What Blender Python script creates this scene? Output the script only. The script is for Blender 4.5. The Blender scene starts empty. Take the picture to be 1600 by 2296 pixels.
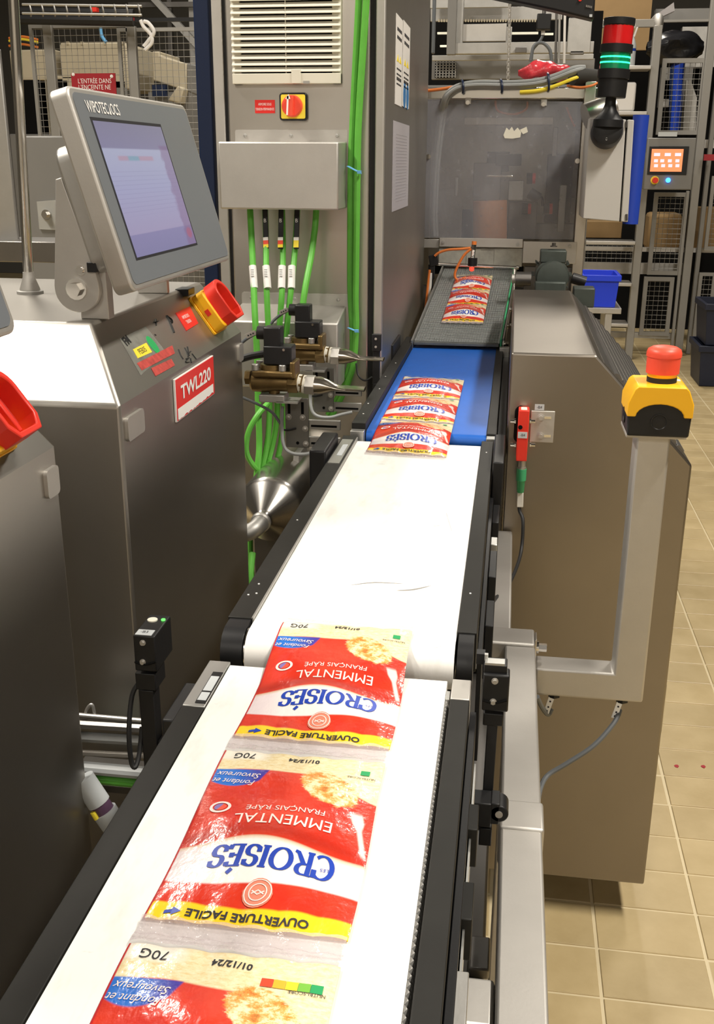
import bpy, bmesh, math, random
from mathutils import Vector, Matrix
random.seed(7)
S = bpy.context.scene
COL = S.collection
V = Vector
PI = math.pi
# ------------------------------------------------------------------ camera
CAM_H, FPX = 1.40, 2298.0                       # eye height, focal length in pixels of the 1600x2296 frame
YAW, PITCH, ROLL = math.radians(-8.33), math.radians(18.88), math.radians(-0.28)
_f = V((math.sin(YAW)*math.cos(PITCH), math.cos(YAW)*math.cos(PITCH), -math.sin(PITCH)))
_r = V((math.cos(YAW), -math.sin(YAW), 0)); _d = _f.cross(_r)
CR = _r*math.cos(ROLL) + _d*math.sin(ROLL)
CD = -_r*math.sin(ROLL) + _d*math.cos(ROLL)
CF = _f
CAM = V((0, 0, CAM_H))
cd = bpy.data.cameras.new('camera'); cam = bpy.data.objects.new('camera', cd); COL.objects.link(cam)
cd.sensor_fit = 'VERTICAL'; cd.sensor_height = 24.0; cd.lens = FPX/2296*24.0
cd.clip_start = 0.02; cd.clip_end = 60
M3 = Matrix((CR, -CD, -CF)).transposed()
cam.matrix_world = Matrix.Translation(CAM) @ M3.to_4x4()
S.camera = cam
def ray(x, y): return CR*((x-800)/FPX) + CD*((y-1148)/FPX) + CF
def PY(x, y, Y): v = ray(x, y); return CAM + v*(Y/v.y)            # where a sight line meets the plane Y / X / Z
def PX(x, y, X): v = ray(x, y); return CAM + v*(X/v.x)
def PZ(x, y, z): v = ray(x, y); return CAM + v*((z-CAM_H)/v.z)
# ------------------------------------------------------------------ world, lamps, exposure
w = bpy.data.worlds.new('world'); S.world = w; w.use_nodes = True
w.node_tree.nodes['Background'].inputs[0].default_value = (0.9, 0.85, 0.75, 1)
w.node_tree.nodes['Background'].inputs[1].default_value = 0.05
LAMPS = [(1.75, 0.9, 4.45, 1.1), (1.75, 4.4, 4.45, .30), (0.4, 7.8, 4.45, .55), (-2.6, 1.1, 4.45, 1.2), (-2.6, 4.6, 4.45, .5), (-1.2, -4.6, 4.45, .6), (1.75, -4.6, 4.45, .6), (-2.6, 8.4, 4.45, .2)]
LAMP_W = 125
for x, y, z, k in LAMPS:
    ld = bpy.data.lights.new('tube_lamp_light', 'AREA'); ld.shape = 'RECTANGLE'; ld.size = .34; ld.size_y = 1.5
    ld.energy = LAMP_W*k; ld.color = (1.0, .93, .82)
    lo = bpy.data.objects.new('tube_lamp_light', ld); COL.objects.link(lo); lo.location = (x, y, z-.085)
vs = S.view_settings
vs.view_transform = 'Standard'; vs.look = 'None'; vs.gamma = 1.0; vs.use_curve_mapping = False
vs.exposure = 0.55
# ------------------------------------------------------------------ materials
class NT:
    """tiny helper that writes node maths"""
    def __init__(s, m): s.t = m.node_tree; s.n = s.t.nodes; s.l = s.t.links
    def new(s, kind, **k):
        n = s.n.new(kind)
        for a, b in k.items(): setattr(n, a, b)
        return n
    def put(s, sock, v):
        if isinstance(v, bpy.types.NodeSocket): s.l.new(v, sock)
        else: sock.default_value = v
    def m(s, op, a, b=0.0, c=0.0, clamp=False):
        n = s.new('ShaderNodeMath', operation=op, use_clamp=clamp)
        s.put(n.inputs[0], a); s.put(n.inputs[1], b); s.put(n.inputs[2], c)
        return n.outputs[0]
    def mix(s, f, a, b):
        n = s.new('ShaderNodeMix', data_type='RGBA')
        s.put(n.inputs[0], f); s.put(n.inputs[6], a); s.put(n.inputs[7], b)
        return n.outputs[2]
    def step(s, x, e, soft=.002):      # 0 below e, 1 above
        n = s.new('ShaderNodeMapRange', interpolation_type='SMOOTHSTEP')
        s.put(n.inputs[0], x)
        if isinstance(e, bpy.types.NodeSocket):
            s.put(n.inputs[1], s.m('SUBTRACT', e, soft)); s.put(n.inputs[2], s.m('ADD', e, soft))
        else: n.inputs[1].default_value = e-soft; n.inputs[2].default_value = e+soft
        return n.outputs[0]
    def noise(s, vec, scale, detail=3, rough=.5):
        n = s.new('ShaderNodeTexNoise'); n.inputs['Scale'].default_value = scale
        n.inputs['Detail'].default_value = detail; n.inputs['Roughness'].default_value = rough
        if vec is not None: s.l.new(vec, n.inputs['Vector'])
        return n.outputs[0]
    def ramp(s, f, stops, mode='LINEAR'):
        n = s.new('ShaderNodeValToRGB'); n.color_ramp.interpolation = mode
        e = n.color_ramp.elements
        while len(e) < len(stops): e.new(.5)
        for i, (p, c) in enumerate(stops): e[i].position = p; e[i].color = (*c, 1) if len(c) == 3 else c
        s.l.new(f, n.inputs[0]); return n.outputs[0]
    def scaled(s, vec, sc):
        n = s.new('ShaderNodeMapping'); n.inputs['Scale'].default_value = sc
        s.l.new(vec, n.inputs['Vector']); return n.outputs[0]
MATS = {}
def C4(c): return (*c, 1) if len(c) == 3 else c
def mat(name, col, rough=.5, metal=0.0, spec=.5, bump=0.0, bscale=60, vary=0.0, vscale=8, streak=None, emit=None, estr=0, alpha=1.0, trans=0.0, coat=0.0, rvary=0.0, aniso=0.0, ior=1.45):
    if name in MATS: return MATS[name]
    m = bpy.data.materials.new(name); m.use_nodes = True; MATS[name] = m
    t = NT(m); b = m.node_tree.nodes['Principled BSDF']
    b.inputs['Base Color'].default_value = C4(col); b.inputs['Roughness'].default_value = rough
    b.inputs['Metallic'].default_value = metal; b.inputs['Specular IOR Level'].default_value = spec
    b.inputs['IOR'].default_value = ior
    b.inputs['Alpha'].default_value = alpha; b.inputs['Transmission Weight'].default_value = trans
    b.inputs['Coat Weight'].default_value = coat
    if aniso: b.inputs['Anisotropic'].default_value = aniso
    if emit: b.inputs['Emission Color'].default_value = C4(emit); b.inputs['Emission Strength'].default_value = estr
    if vary or bump or rvary or streak:
        tc = t.new('ShaderNodeTexCoord').outputs['Object']
        src = t.scaled(tc, streak) if streak else tc
        if vary:
            f = t.noise(tc, vscale, 4, .6)
            lo = tuple(max(0, x*(1-vary)) for x in col[:3]); hi = tuple(min(1, x*(1+vary)) for x in col[:3])
            t.l.new(t.ramp(f, [(.1, lo), (.9, hi)]), b.inputs['Base Color'])
        if rvary:
            f = t.noise(tc, vscale*.7, 4, .6)
            t.l.new(t.m('ADD', rough-rvary, t.m('MULTIPLY', f, 2*rvary)), b.inputs['Roughness'])
        if bump:
            f = t.noise(src, bscale, 3, .6)
            bn = t.new('ShaderNodeBump'); bn.inputs['Strength'].default_value = bump; bn.inputs['Distance'].default_value = .002
            t.l.new(f, bn.inputs['Height']); t.l.new(bn.outputs[0], b.inputs['Normal'])
    return m
M = {}
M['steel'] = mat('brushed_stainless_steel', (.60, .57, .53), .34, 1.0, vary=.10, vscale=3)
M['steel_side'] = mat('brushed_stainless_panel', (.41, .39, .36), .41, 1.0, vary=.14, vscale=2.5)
M['steel_housing'] = mat('shade_darkened_stainless', (.28, .25, .215), .37, 1.0, vary=.14, vscale=2.5)  # same stainless as the other panels, with its dark reflections put into the colour
M['steel_satin'] = mat('blasted_stainless_steel', (.56, .54, .51), .58, 1.0, vary=.08, vscale=14, rvary=.06, bump=.05, bscale=350)
M['steel_bright'] = mat('polished_steel', (.74, .72, .69), .16, 1.0)
M['steel_dull'] = mat('dull_galvanised_steel', (.46, .45, .43), .5, .9, vary=.12, vscale=20, bump=.06, bscale=160)
M['steel_dark'] = mat('dark_steel', (.20, .19, .18), .4, .9, vary=.1, vscale=15)
M['alu'] = mat('grey_aluminium', (.55, .55, .53), .38, .9, bump=.03, bscale=200)
M['paint_grey'] = mat('grey_powder_paint', (.20, .195, .185), .55, .1, vary=.06)
M['post_grey'] = mat('pale_aluminium_profile', (.29, .28, .26), .5, .35)
M['black'] = mat('black_plastic', (.012, .012, .013), .42, 0, .4, bump=.03, bscale=300)
M['black_rail'] = mat('black_anodised_rail', (.016, .0155, .014), .5, .1, .3, vary=.2, vscale=30, bump=.02, bscale=200)
M['rubber'] = mat('black_rubber', (.016, .016, .017), .6)
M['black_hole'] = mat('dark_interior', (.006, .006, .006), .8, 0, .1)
M['red'] = mat('red_plastic', (.72, .035, .02), .38, 0, .5)
M['orange_red'] = mat('orange_red_plastic', (.85, .085, .045), .42, 0, .5)
M['red_sign'] = mat('red_sign_plate', (.74, .03, .025), .35)
M['red_dark'] = mat('dark_red_sign_plate', (.36, .02, .03), .45)
M['yellow'] = mat('yellow_plastic', (.95, .50, .015), .40)
M['yellow_sign'] = mat('yellow_label', (.90, .72, .05), .5)
M['white'] = mat('white_print', (.86, .85, .82), .5)
M['offwhite'] = mat('ivory_plastic', (.70, .67, .57), .5, vary=.05, vscale=12)
M['cream'] = mat('cream_painted_metal', (.52, .46, .34), .55, vary=.06)
M['green_cable'] = mat('bright_green_cable', (.115, .43, .055), .45, vary=.12, vscale=60)
M['green'] = mat('green_plastic', (.05, .36, .16), .45)
M['blue_tie'] = mat('light_blue_cable_tie', (.14, .42, .75), .4)
M['blue_paint'] = mat('dark_blue_paint', (.006, .016, .055), .4)
M['blue_bin'] = mat('blue_polypropylene', (.012, .045, .62), .42)
M['blue_tube'] = mat('blue_plastic_tube', (.014, .05, .40), .42)
M['navy_bin'] = mat('navy_plastic_crate', (.008, .012, .03), .5)
M['brass'] = mat('aged_brass', (.20, .135, .055), .42, .8, vary=.3, vscale=50, bump=.15, bscale=90)
M['grey_cable'] = mat('grey_cable', (.30, .31, .31), .5)
M['grey_cable_dark'] = mat('slate_grey_cable', (.11, .12, .13), .5)
M['orange_cable'] = mat('orange_cable', (.72, .20, .04), .5)
M['hmi_grey'] = mat('slate_grey_overlay', (.155, .17, .19), .42)
M['cardboard'] = mat('brown_cardboard', (.25, .16, .07), .8, vary=.1)
M['paper'] = mat('white_paper', (.74, .72, .70), .6)
M['paper_lilac'] = mat('grey_paper_in_sleeve', (.46, .44, .48), .3)
M['label_grey'] = mat('pale_grey_label', (.52, .55, .57), .4)
M['ink'] = mat('dark_ink', (.02, .02, .025), .6)
M['ink_white'] = mat('white_lettering', (.85, .84, .82), .5)
M['ink_blue'] = mat('royal_blue_ink', (.012, .05, .40), .35)
M['ink_grey'] = mat('grey_lettering', (.5, .5, .5), .5)
M['ink_black'] = mat('black_marker_ink', (.012, .012, .012), .7)
# ------------------------------------------------------------------ mesh building
ORG = {}
def smoothpath(pts, n=6):
    pts = [V(p) for p in pts]
    if len(pts) < 3: return pts
    out = []
    for i in range(len(pts)-1):
        p0 = pts[max(i-1, 0)]; p1 = pts[i]; p2 = pts[i+1]; p3 = pts[min(i+2, len(pts)-1)]
        for k in range(n):
            t = k/n
            out.append(.5*((2*p1)+(p2-p0)*t+(2*p0-5*p1+4*p2-p3)*t*t+(3*p1-p0-3*p2+p3)*t**3))
    out.append(pts[-1]); return out
def perp(d):
    d = d.normalized(); a = V((0, 0, 1)) if abs(d.z) < .9 else V((1, 0, 0))
    u = d.cross(a).normalized(); return u, d.cross(u).normalized()
class MB:
    def __init__(s): s.v = []; s.f = []
    def add(s, vs, fs):
        o = len(s.v); s.v += [V(p) for p in vs]; s.f += [tuple(i+o for i in f) for f in fs]; return s
    def box(s, a, b):
        x0, x1 = sorted((a[0], b[0])); y0, y1 = sorted((a[1], b[1])); z0, z1 = sorted((a[2], b[2]))
        return s.add([(x0,y0,z0),(x1,y0,z0),(x1,y1,z0),(x0,y1,z0),(x0,y0,z1),(x1,y0,z1),(x1,y1,z1),(x0,y1,z1)],
                     [(0,3,2,1),(4,5,6,7),(0,1,5,4),(1,2,6,5),(2,3,7,6),(3,0,4,7)])
    def obox(s, c, ax, ay, az):      # centre and three half axes
        c, ax, ay, az = V(c), V(ax), V(ay), V(az)
        p = [c+ax*i+ay*j+az*k for k in (-1, 1) for i, j in ((-1,-1),(1,-1),(1,1),(-1,1))]
        fs = [(0,3,2,1),(4,5,6,7),(0,1,5,4),(1,2,6,5),(2,3,7,6),(3,0,4,7)]
        if ax.cross(ay).dot(az) < 0: fs = [f[::-1] for f in fs]
        return s.add(p, fs)
    def bar(s, p0, p1, w, h=None, up=None):   # square bar between two points
        p0, p1 = V(p0), V(p1); d = (p1-p0); h = h or w
        if up is None: u, q = perp(d)
        else: q = V(up); u = d.cross(q).normalized(); q = u.cross(d).normalized()
        return s.obox((p0+p1)/2, d/2, u*w/2, q*h/2)
    def cyl(s, p0, p1, r0, r1=None, n=16, caps=True, ph=0.0):
        p0, p1 = V(p0), V(p1); r1 = r0 if r1 is None else r1
        u, q = perp(p1-p0); vs = []
        for p, r in ((p0, r0), (p1, r1)):
            for i in range(n):
                a = 2*PI*i/n+ph; vs.append(p+u*(r*math.cos(a))+q*(r*math.sin(a)))
        fs = [(i, (i+1) % n, n+(i+1) % n, n+i) for i in range(n)]
        if caps: fs += [tuple(range(n))[::-1], tuple(range(n, 2*n))]
        return s.add(vs, fs)
    def tube(s, pts, r, n=10, smooth=6, caps=True, flat=1.0):
        P = smoothpath(pts, smooth) if smooth else [V(p) for p in pts]
        u = None; vs = []; m = len(P)
        for i, p in enumerate(P):
            d = (P[min(i+1, m-1)]-P[max(i-1, 0)])
            if d.length < 1e-9: d = V((0, 0, 1))
            d.normalize()
            if u is None: u, q = perp(d)
            u = (u-d*u.dot(d)); u = u.normalized() if u.length > 1e-6 else perp(d)[0]
            q = d.cross(u)
            rr = r(i/(m-1)) if callable(r) else r
            for k in range(n):
                a = 2*PI*k/n; vs.append(p+u*(rr*math.cos(a))+q*(rr*flat*math.sin(a)))
        fs = [(i*n+k, i*n+(k+1) % n, (i+1)*n+(k+1) % n, (i+1)*n+k) for i in range(m-1) for k in range(n)]
        if caps: fs += [tuple(range(n))[::-1], tuple(range((m-1)*n, m*n))]
        return s.add(vs, fs)
    def lathe(s, o, d, prof, n=24, caps=True):   # prof: (distance along d, radius)
        o, d = V(o), V(d).normalized(); u, q = perp(d); vs = []
        for t, r in prof:
            for k in range(n):
                a = 2*PI*k/n; vs.append(o+d*t+u*(r*math.cos(a))+q*(r*math.sin(a)))
        m = len(prof)
        fs = [(i*n+k, i*n+(k+1) % n, (i+1)*n+(k+1) % n, (i+1)*n+k) for i in range(m-1) for k in range(n)]
        if caps: fs += [tuple(range(n))[::-1], tuple(range((m-1)*n, m*n))]
        return s.add(vs, fs)
    def prism(s, poly, ext):         # a flat outline pushed along ext
        p = [V(a) for a in poly]; e = V(ext); n = len(p)
        nrm = V((0, 0, 0))
        for i in range(n): nrm += p[i].cross(p[(i+1) % n])
        if nrm.dot(e) < 0: p = p[::-1]
        vs = p+[a+e for a in p]
        fs = [tuple(range(n))[::-1], tuple(range(n, 2*n))]+[(i, (i+1) % n, n+(i+1) % n, n+i) for i in range(n)]
        return s.add(vs, fs)
    def poly(s, pts): return s.add(pts, [tuple(range(len(pts)))])
    def grid(s, fn, nu, nv, flip=False):
        vs = [fn(i/nu, j/nv) for j in range(nv+1) for i in range(nu+1)]; w = nu+1
        fs = [(j*w+i, j*w+i+1, (j+1)*w+i+1, (j+1)*w+i) for j in range(nv) for i in range(nu)]
        if flip: fs = [f[::-1] for f in fs]
        return s.add(vs, fs)
    def build(s, name, m, parent=None, bevel=0, seg=2, smooth=True, ang=35, label=None, kind=None, fix=False):
        me = bpy.data.meshes.new(name)
        if parent is not None: o0 = ORG[parent.name]
        else:
            xs = [p.x for p in s.v]; ys = [p.y for p in s.v]; zs = [p.z for p in s.v]
            o0 = V(((min(xs)+max(xs))/2, (min(ys)+max(ys))/2, min(zs)))
        me.from_pydata([p-o0 for p in s.v], [], s.f); me.update()
        if fix:
            bm = bmesh.new(); bm.from_mesh(me); bmesh.ops.recalc_face_normals(bm, faces=bm.faces); bm.to_mesh(me); bm.free()
        if smooth:
            me.shade_smooth(); me.set_sharp_from_angle(angle=math.radians(ang))
        o = bpy.data.objects.new(name, me); COL.objects.link(o)
        me.materials.append(M[m] if isinstance(m, str) else m)
        if parent is not None: o.parent = parent
        else: o.location = o0
        ORG[o.name] = o0
        if bevel:
            md = o.modifiers.new('bevel', 'BEVEL'); md.width = bevel; md.segments = seg; md.limit_method = 'ANGLE'; md.angle_limit = math.radians(40)
            md.harden_normals = False
        if label: o['label'] = label
        if kind: o['kind'] = kind
        return o
def tag(o, label, cat, group=None, kind=None):
    o['label'] = label
    if cat: o['category'] = cat
    if group: o['group'] = group
    if kind: o['kind'] = kind
    return o
def thing(name, label, cat, loc, group=None):
    o = bpy.data.objects.new(name, None); COL.objects.link(o); o.location = V(loc); o.empty_display_size = .05
    ORG[o.name] = V(loc); return tag(o, label, cat, group)
def struct(o): o['kind'] = 'structure'; return o
def bx(name, m, parent, a, b, bevel=0, seg=2, **k): return MB().box(a, b).build(name, m, parent, bevel, seg, **k)
# a frame is a flat patch in space: origin, unit right, unit up
class FR:
    def __init__(s, o, u, v): s.o = V(o); s.u = V(u).normalized(); s.v = V(v).normalized(); s.n = s.u.cross(s.v).normalized()
    def p(s, x, y, h=0.0): return s.o+s.u*x+s.v*y+s.n*h
    def rect(s, mb, x0, y0, x1, y1, t, h=0.0):
        return mb.prism([s.p(x0, y0, h), s.p(x1, y0, h), s.p(x1, y1, h), s.p(x0, y1, h)], s.n*t)
def rrect(x0, y0, x1, y1, r, n=5):
    out = []
    for cx, cy, a0 in ((x1-r, y0+r, -90), (x1-r, y1-r, 0), (x0+r, y1-r, 90), (x0+r, y0+r, 180)):
        for k in range(n+1):
            a = math.radians(a0+90*k/n); out.append((cx+r*math.cos(a), cy+r*math.sin(a)))
    return out
def letters(txt, size, align='CENTER', xs=1.0, bold=0.0, shear=0.0):
    """flat lettering as (verts, faces) in 2D"""
    cu = bpy.data.curves.new('lettering_curve', 'FONT'); cu.body = txt; cu.size = size; cu.align_x = align
    cu.align_y = 'CENTER'; cu.offset = bold; cu.shear = shear; cu.resolution_u = 3; cu.fill_mode = 'FRONT'
    ob = bpy.data.objects.new('lettering_curve', cu); COL.objects.link(ob)
    bpy.context.view_layer.update()
    me = bpy.data.meshes.new_from_object(ob)
    vs = [(p.co.x*xs, p.co.y) for p in me.vertices]; fs = [tuple(p.vertices) for p in me.polygons]
    bpy.data.objects.remove(ob); bpy.data.curves.remove(cu); bpy.data.meshes.remove(me)
    return vs, fs
def write(fr, x, y, txt, size, m, parent, name='lettering', h=.0006, align='CENTER', xs=1.0, bold=0.0, rot=0.0, shear=0.0, fit=None):
    vs, fs = letters(txt, size, align, xs, bold, shear)
    if fit:
        lo, hi = min(a for a, b in vs), max(a for a, b in vs); vs = [((a-(lo+hi)/2)*fit/(hi-lo), b) for a, b in vs]
    c, s_ = math.cos(rot), math.sin(rot)
    mb = MB(); mb.add([fr.p(x+a*c-b*s_, y+a*s_+b*c, h) for a, b in vs], fs)
    return mb.build(name, m, parent, smooth=False)
def screw(mb, p, d, r=.004, h=.003, n=10):
    p, d = V(p), V(d).normalized()
    mb.lathe(p, d, [(0, r), (h*.6, r), (h, r*.7)], n)
    return mb
def bolt(name, p, d, r, h, parent, m='steel_bright', hexa=True):
    p, d = V(p), V(d).normalized(); mb = MB()
    mb.cyl(p, p+d*h*.25, r*1.55, n=14)
    mb.cyl(p+d*h*.25, p+d*h, r, n=6 if hexa else 14)
    return mb.build(name, m, parent)
# ================================================================== the hall
TX0, TDX, TY0, TDY = .424, .1995, 1.858, .12255           # tile joints on the floor
def tile_mat(name, slab):
    m = bpy.data.materials.new(name); m.use_nodes = True; t = NT(m); b = m.node_tree.nodes['Principled BSDF']
    g = t.new('ShaderNodeNewGeometry').outputs['Position']
    sx = t.new('ShaderNodeSeparateXYZ'); t.l.new(g, sx.inputs[0])
    n = t.noise(g, 9, 4, .6)
    col = t.ramp(n, [(.3, (.44, .335, .17)), (.7, (.53, .415, .225))])
    if slab:
        fx = t.m('FRACT', t.m('DIVIDE', t.m('SUBTRACT', sx.outputs[0], TX0-100*TDX), TDX))
        fy = t.m('FRACT', t.m('DIVIDE', t.m('SUBTRACT', sx.outputs[1], TY0-100*TDY), TDY))
        def line(f, wd): return t.m('MAXIMUM', t.m('SUBTRACT', 1.0, t.step(f, wd, .006)), t.step(f, 1-wd, .006))
        k = t.m('MAXIMUM', line(fx, .018), line(fy, .026))
        col = t.mix(k, col, (.66, .56, .36, 1))
    else:
        oi = t.new('ShaderNodeObjectInfo').outputs['Random']
        hv = t.new('ShaderNodeHueSaturation'); t.l.new(col, hv.inputs['Color'])
        t.l.new(t.m('ADD', .93, t.m('MULTIPLY', oi, .14)), hv.inputs['Value']); col = hv.outputs[0]
    t.l.new(col, b.inputs['Base Color']); b.inputs['Roughness'].default_value = .38
    t.l.new(t.m('ADD', .28, t.m('MULTIPLY', n, .25)), b.inputs['Roughness'])
    bn = t.new('ShaderNodeBump'); bn.inputs['Strength'].default_value = .12; bn.inputs['Distance'].default_value = .002
    t.l.new(t.noise(g, 120, 3), bn.inputs['Height']); t.l.new(bn.outputs[0], b.inputs['Normal'])
    return m
floor = MB().box((-7, -6, -.12), (6, 13, -.003)).build('floor', tile_mat('tan_floor_tiling', True), smooth=False); struct(floor)
TM = tile_mat('tan_floor_tile', False)
GM = mat('cream_grout', (.66, .56, .36), .7, bump=.1, bscale=200)
tme = None; ntile = 0
for j in range(-9, 36):
    for i in range(-2, 6):
        x0 = TX0+i*TDX; y0 = TY0+j*TDY; q = V((x0+TDX/2, y0+TDY/2, 0))-CAM
        dep = q.dot(CF)
        if dep < .3: continue
        px, py = 800+FPX*q.dot(CR)/dep, 1148+FPX*q.dot(CD)/dep
        if not (1090 < px < 1720 and py < 2420) or x0 < 0 or (x0 < .28 and y0 > 2.0) or (x0 < .4 and y0 > 3.2): continue
        if ntile >= 290: continue
        if tme is None:
            mb = MB(); hx, hy, c = TDX/2-.0034, TDY/2-.0028, .0012
            ring = lambda a, b, z: [(-a, -b, z), (a, -b, z), (a, b, z), (-a, b, z)]
            mb.add(ring(hx, hy, -.006)+ring(hx, hy, -c)+ring(hx-c, hy-c, 0), [(0,1,5,4),(1,2,6,5),(2,3,7,6),(3,0,4,7),(4,5,9,8),(5,6,10,9),(6,7,11,10),(7,4,8,11),(8,9,10,11)])
            o = mb.build('tile', TM, floor, smooth=False); tme = o.data
            # vertices were shifted by the floor's origin; undo so the mesh can be shared
            for p in tme.vertices: p.co += ORG[floor.name]
        else:
            o = bpy.data.objects.new('tile', tme); COL.objects.link(o); o.parent = floor
        o.location = V((x0+TDX/2, y0+TDY/2, random.uniform(-.0006, 0)))-ORG[floor.name]; ntile += 1
WALLM = mat('grey_hall_wall', (.09, .085, .075), .8, vary=.1, vscale=1.5)
CEILM = mat('dark_hall_ceiling', (.04, .038, .034), .8, vary=.2, vscale=2)
struct(MB().box((-7, 12.9, 0), (6, 13.1, 4.8)).build('wall_back', WALLM, smooth=False))
struct(MB().box((-7.1, -6, 0), (-7, 13, 4.8)).build('wall_left', WALLM, smooth=False))
struct(MB().box((6, -6, 0), (6.1, 13, 4.8)).build('wall_right', WALLM, smooth=False))
struct(MB().box((-7, -6.1, 0), (6, -6, 4.8)).build('wall_front', mat('pale_hall_wall', (.42, .40, .37), .8), smooth=False))
struct(MB().box((-7, -6, 4.7), (6, 13, 4.8)).build('ceiling', CEILM, smooth=False))
# ================================================================== conveyors
BELTW = mat('white_conveyor_belt', (.80, .785, .75), .42, 0, .4)
def smudged():
    m = BELTW; t = NT(m); b = m.node_tree.nodes['Principled BSDF']
    tc = t.new('ShaderNodeTexCoord').outputs['Object']
    a = t.noise(t.scaled(tc, (3, 1, 1)), 9, 5, .65); c = t.noise(t.scaled(tc, (14, 30, 1)), 3, 4, .7)
    k1 = t.ramp(a, [(.30, (.76, .74, .70)), (.50, (.88, .87, .845))])
    k2 = t.m('SUBTRACT', 1.0, t.step(c, .25, .05))
    t.l.new(t.mix(t.m('MULTIPLY', k2, .55), k1, (.33, .31, .28, 1)), b.inputs['Base Color'])
smudged()
BELTB = mat('blue_conveyor_belt', (.012, .105, .46), .42, 0, .45, bump=.08, bscale=900, vary=.1, vscale=30)
def belt_loop(x0, x1, y0, y1, z, r, n=10):
    """a flat belt that turns round a roller at both ends"""
    prof = []
    for k in range(n+1):
        a = PI/2+PI*k/n; prof.append((y0+r+r*math.cos(a), z-r+r*math.sin(a)))
    for k in range(n+1):
        a = -PI/2+PI*k/n; prof.append((y1-r+r*math.cos(a), z-r+r*math.sin(a)))
    return MB().prism([(x0, a, b) for a, b in prof], (x1-x0, 0, 0))
# ---- near conveyor
nz = .955
t = thing('conveyor', 'near conveyor with wide white belt carrying large red cheese packs', 'conveyor', (-.14, .5, .8))
near_cv = t
belt_loop(-.2405, -.0385, .12, .838, nz, .008).build('belt', BELTW, t)
bx('bed', 'steel_dark', t, (-.235, .14, .90), (-.045, .82, .938))
bx('rail', 'black_rail', t, (-.262, .12, .925), (-.2418, .752, nz+.0005), .0008, label='black left edge rail')
bx('rail_end', 'alu', t, (-.262, .753, .925), (-.2418, .838, nz+.0005), .0008, label='grey metal end of the left rail')
pl = bx('label_plate', 'black', t, (-.2520, .758, nz+.0005), (-.2425, .815, nz+.0012))
for a, b in ((.762, .776), (.779, .806)): bx('sticker', 'label_grey', pl, (-.2512, a, nz+.0012), (-.2435, b, nz+.0016))
bx('side_strip', 'black_rail', t, (-.2416, .12, .93), (-.2407, .83, nz-.001))
zz = MB()
for i in range(110):                                   # serrated side band of the belt
    y = .125+i*.0062
    zz.add([(-.0383, y, nz-.002), (-.0383, y+.0062, nz-.002), (-.0340, y+.0062, nz-.0075), (-.0340, y, nz-.0075), (-.0362, y+.0031, nz-.0018)], [(0,1,4),(1,2,4),(2,3,4),(3,0,4)])
zz.build('serrated_edge', 'steel_dull', t, smooth=False, kind='stuff')
bx('guide_strip', 'alu', t, (-.0383, .80, nz-.010), (-.0345, .815, nz-.0005), .0005)
bx('rail', 'black_rail', t, (-.0337, .12, .915), (-.0168, .795, nz+.003), .0008, label='black right edge rail')
bx('rail_end', 'steel_satin', t, (-.0337, .7955, .915), (-.0168, .832, nz+.003), .001, label='bright metal end of the right rail')
bx('side_plate', 'black', t, (-.0162, .12, .80), (-.0105, .80, .944), .0006)
bx('mounting_strip', 'alu', t, (-.0095, .15, .885), (-.0080, .74, .930))
for y0, y1, mm in ((.640, .672, 'black_rail'), (.545, .582, 'black_rail'), (.440, .500, 'steel_dull'), (.405, .437, 'black')):
    bx('clip', mm, t, (-.0160, y0, .905), (-.0035, y1, .938), .0008)
bx('bearing_block', 'black', t, (-.286, .765, .868), (-.2625, .835, .932), .002)
bx('added_light_block', 'steel_dark', t, (-.215, .16, .04), (.008, .915, .745), .003)  # added block under the belt, keeps light and bright reflections out
# ---- middle conveyor
mz = .967
t = thing('conveyor', 'middle conveyor with long empty stretch of white belt', 'conveyor', (-.135, 1.25, .8))
belt_loop(-.2355, -.0345, .862, 1.628, mz, .023, 14).build('belt', BELTW, t)
bx('bed', 'steel_dark', t, (-.23, .90, .925), (-.04, 1.60, .94))
for x0, x1, lb in ((-.262, -.2365, 'black left edge rail'), (-.0340, -.0150, 'black right edge rail')):
    bx('rail', 'black_rail', t, (x0, .905, .928), (x1, 1.63, mz+.003), .0008, label=lb)
    r = .0235
    c = V(((x0+x1)/2, .888, mz-.022))
    mb = MB(); prof = [(c.y+.018, c.z+r)]+[(c.y+r*math.cos(PI/2+PI*k/10), c.z+r*math.sin(PI/2+PI*k/10)) for k in range(11)]+[(c.y+.018, c.z-r)]
    e = mb.prism([(x0+.002, a, b) for a, b in prof], (x1-x0-.004, 0, 0)).build('roller_cap', 'black', t)
    MB().cyl((x0+.0245 if x0 < -.1 else x0-.0015, .888, mz-.022), (x0+.0268 if x0 < -.1 else x0-.0004, .888, mz-.022), .0215, n=24).build('roller_ring', 'steel_bright', t)
bx('inner_strip', 'steel_dull', t, (-.2378, .905, mz-.008), (-.2360, 1.62, mz+.0035))
for x, y in ((-.255, .96), (-.251, .99), (-.2475, .965), (-.252, 1.2), (-.25, 1.5), (-.0245, 1.56), (-.0255, 1.0)): MB().cyl((x, y, mz+.0028), (x, y, mz+.0038), .0011, n=8).build('rivet', 'white', t)
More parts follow.
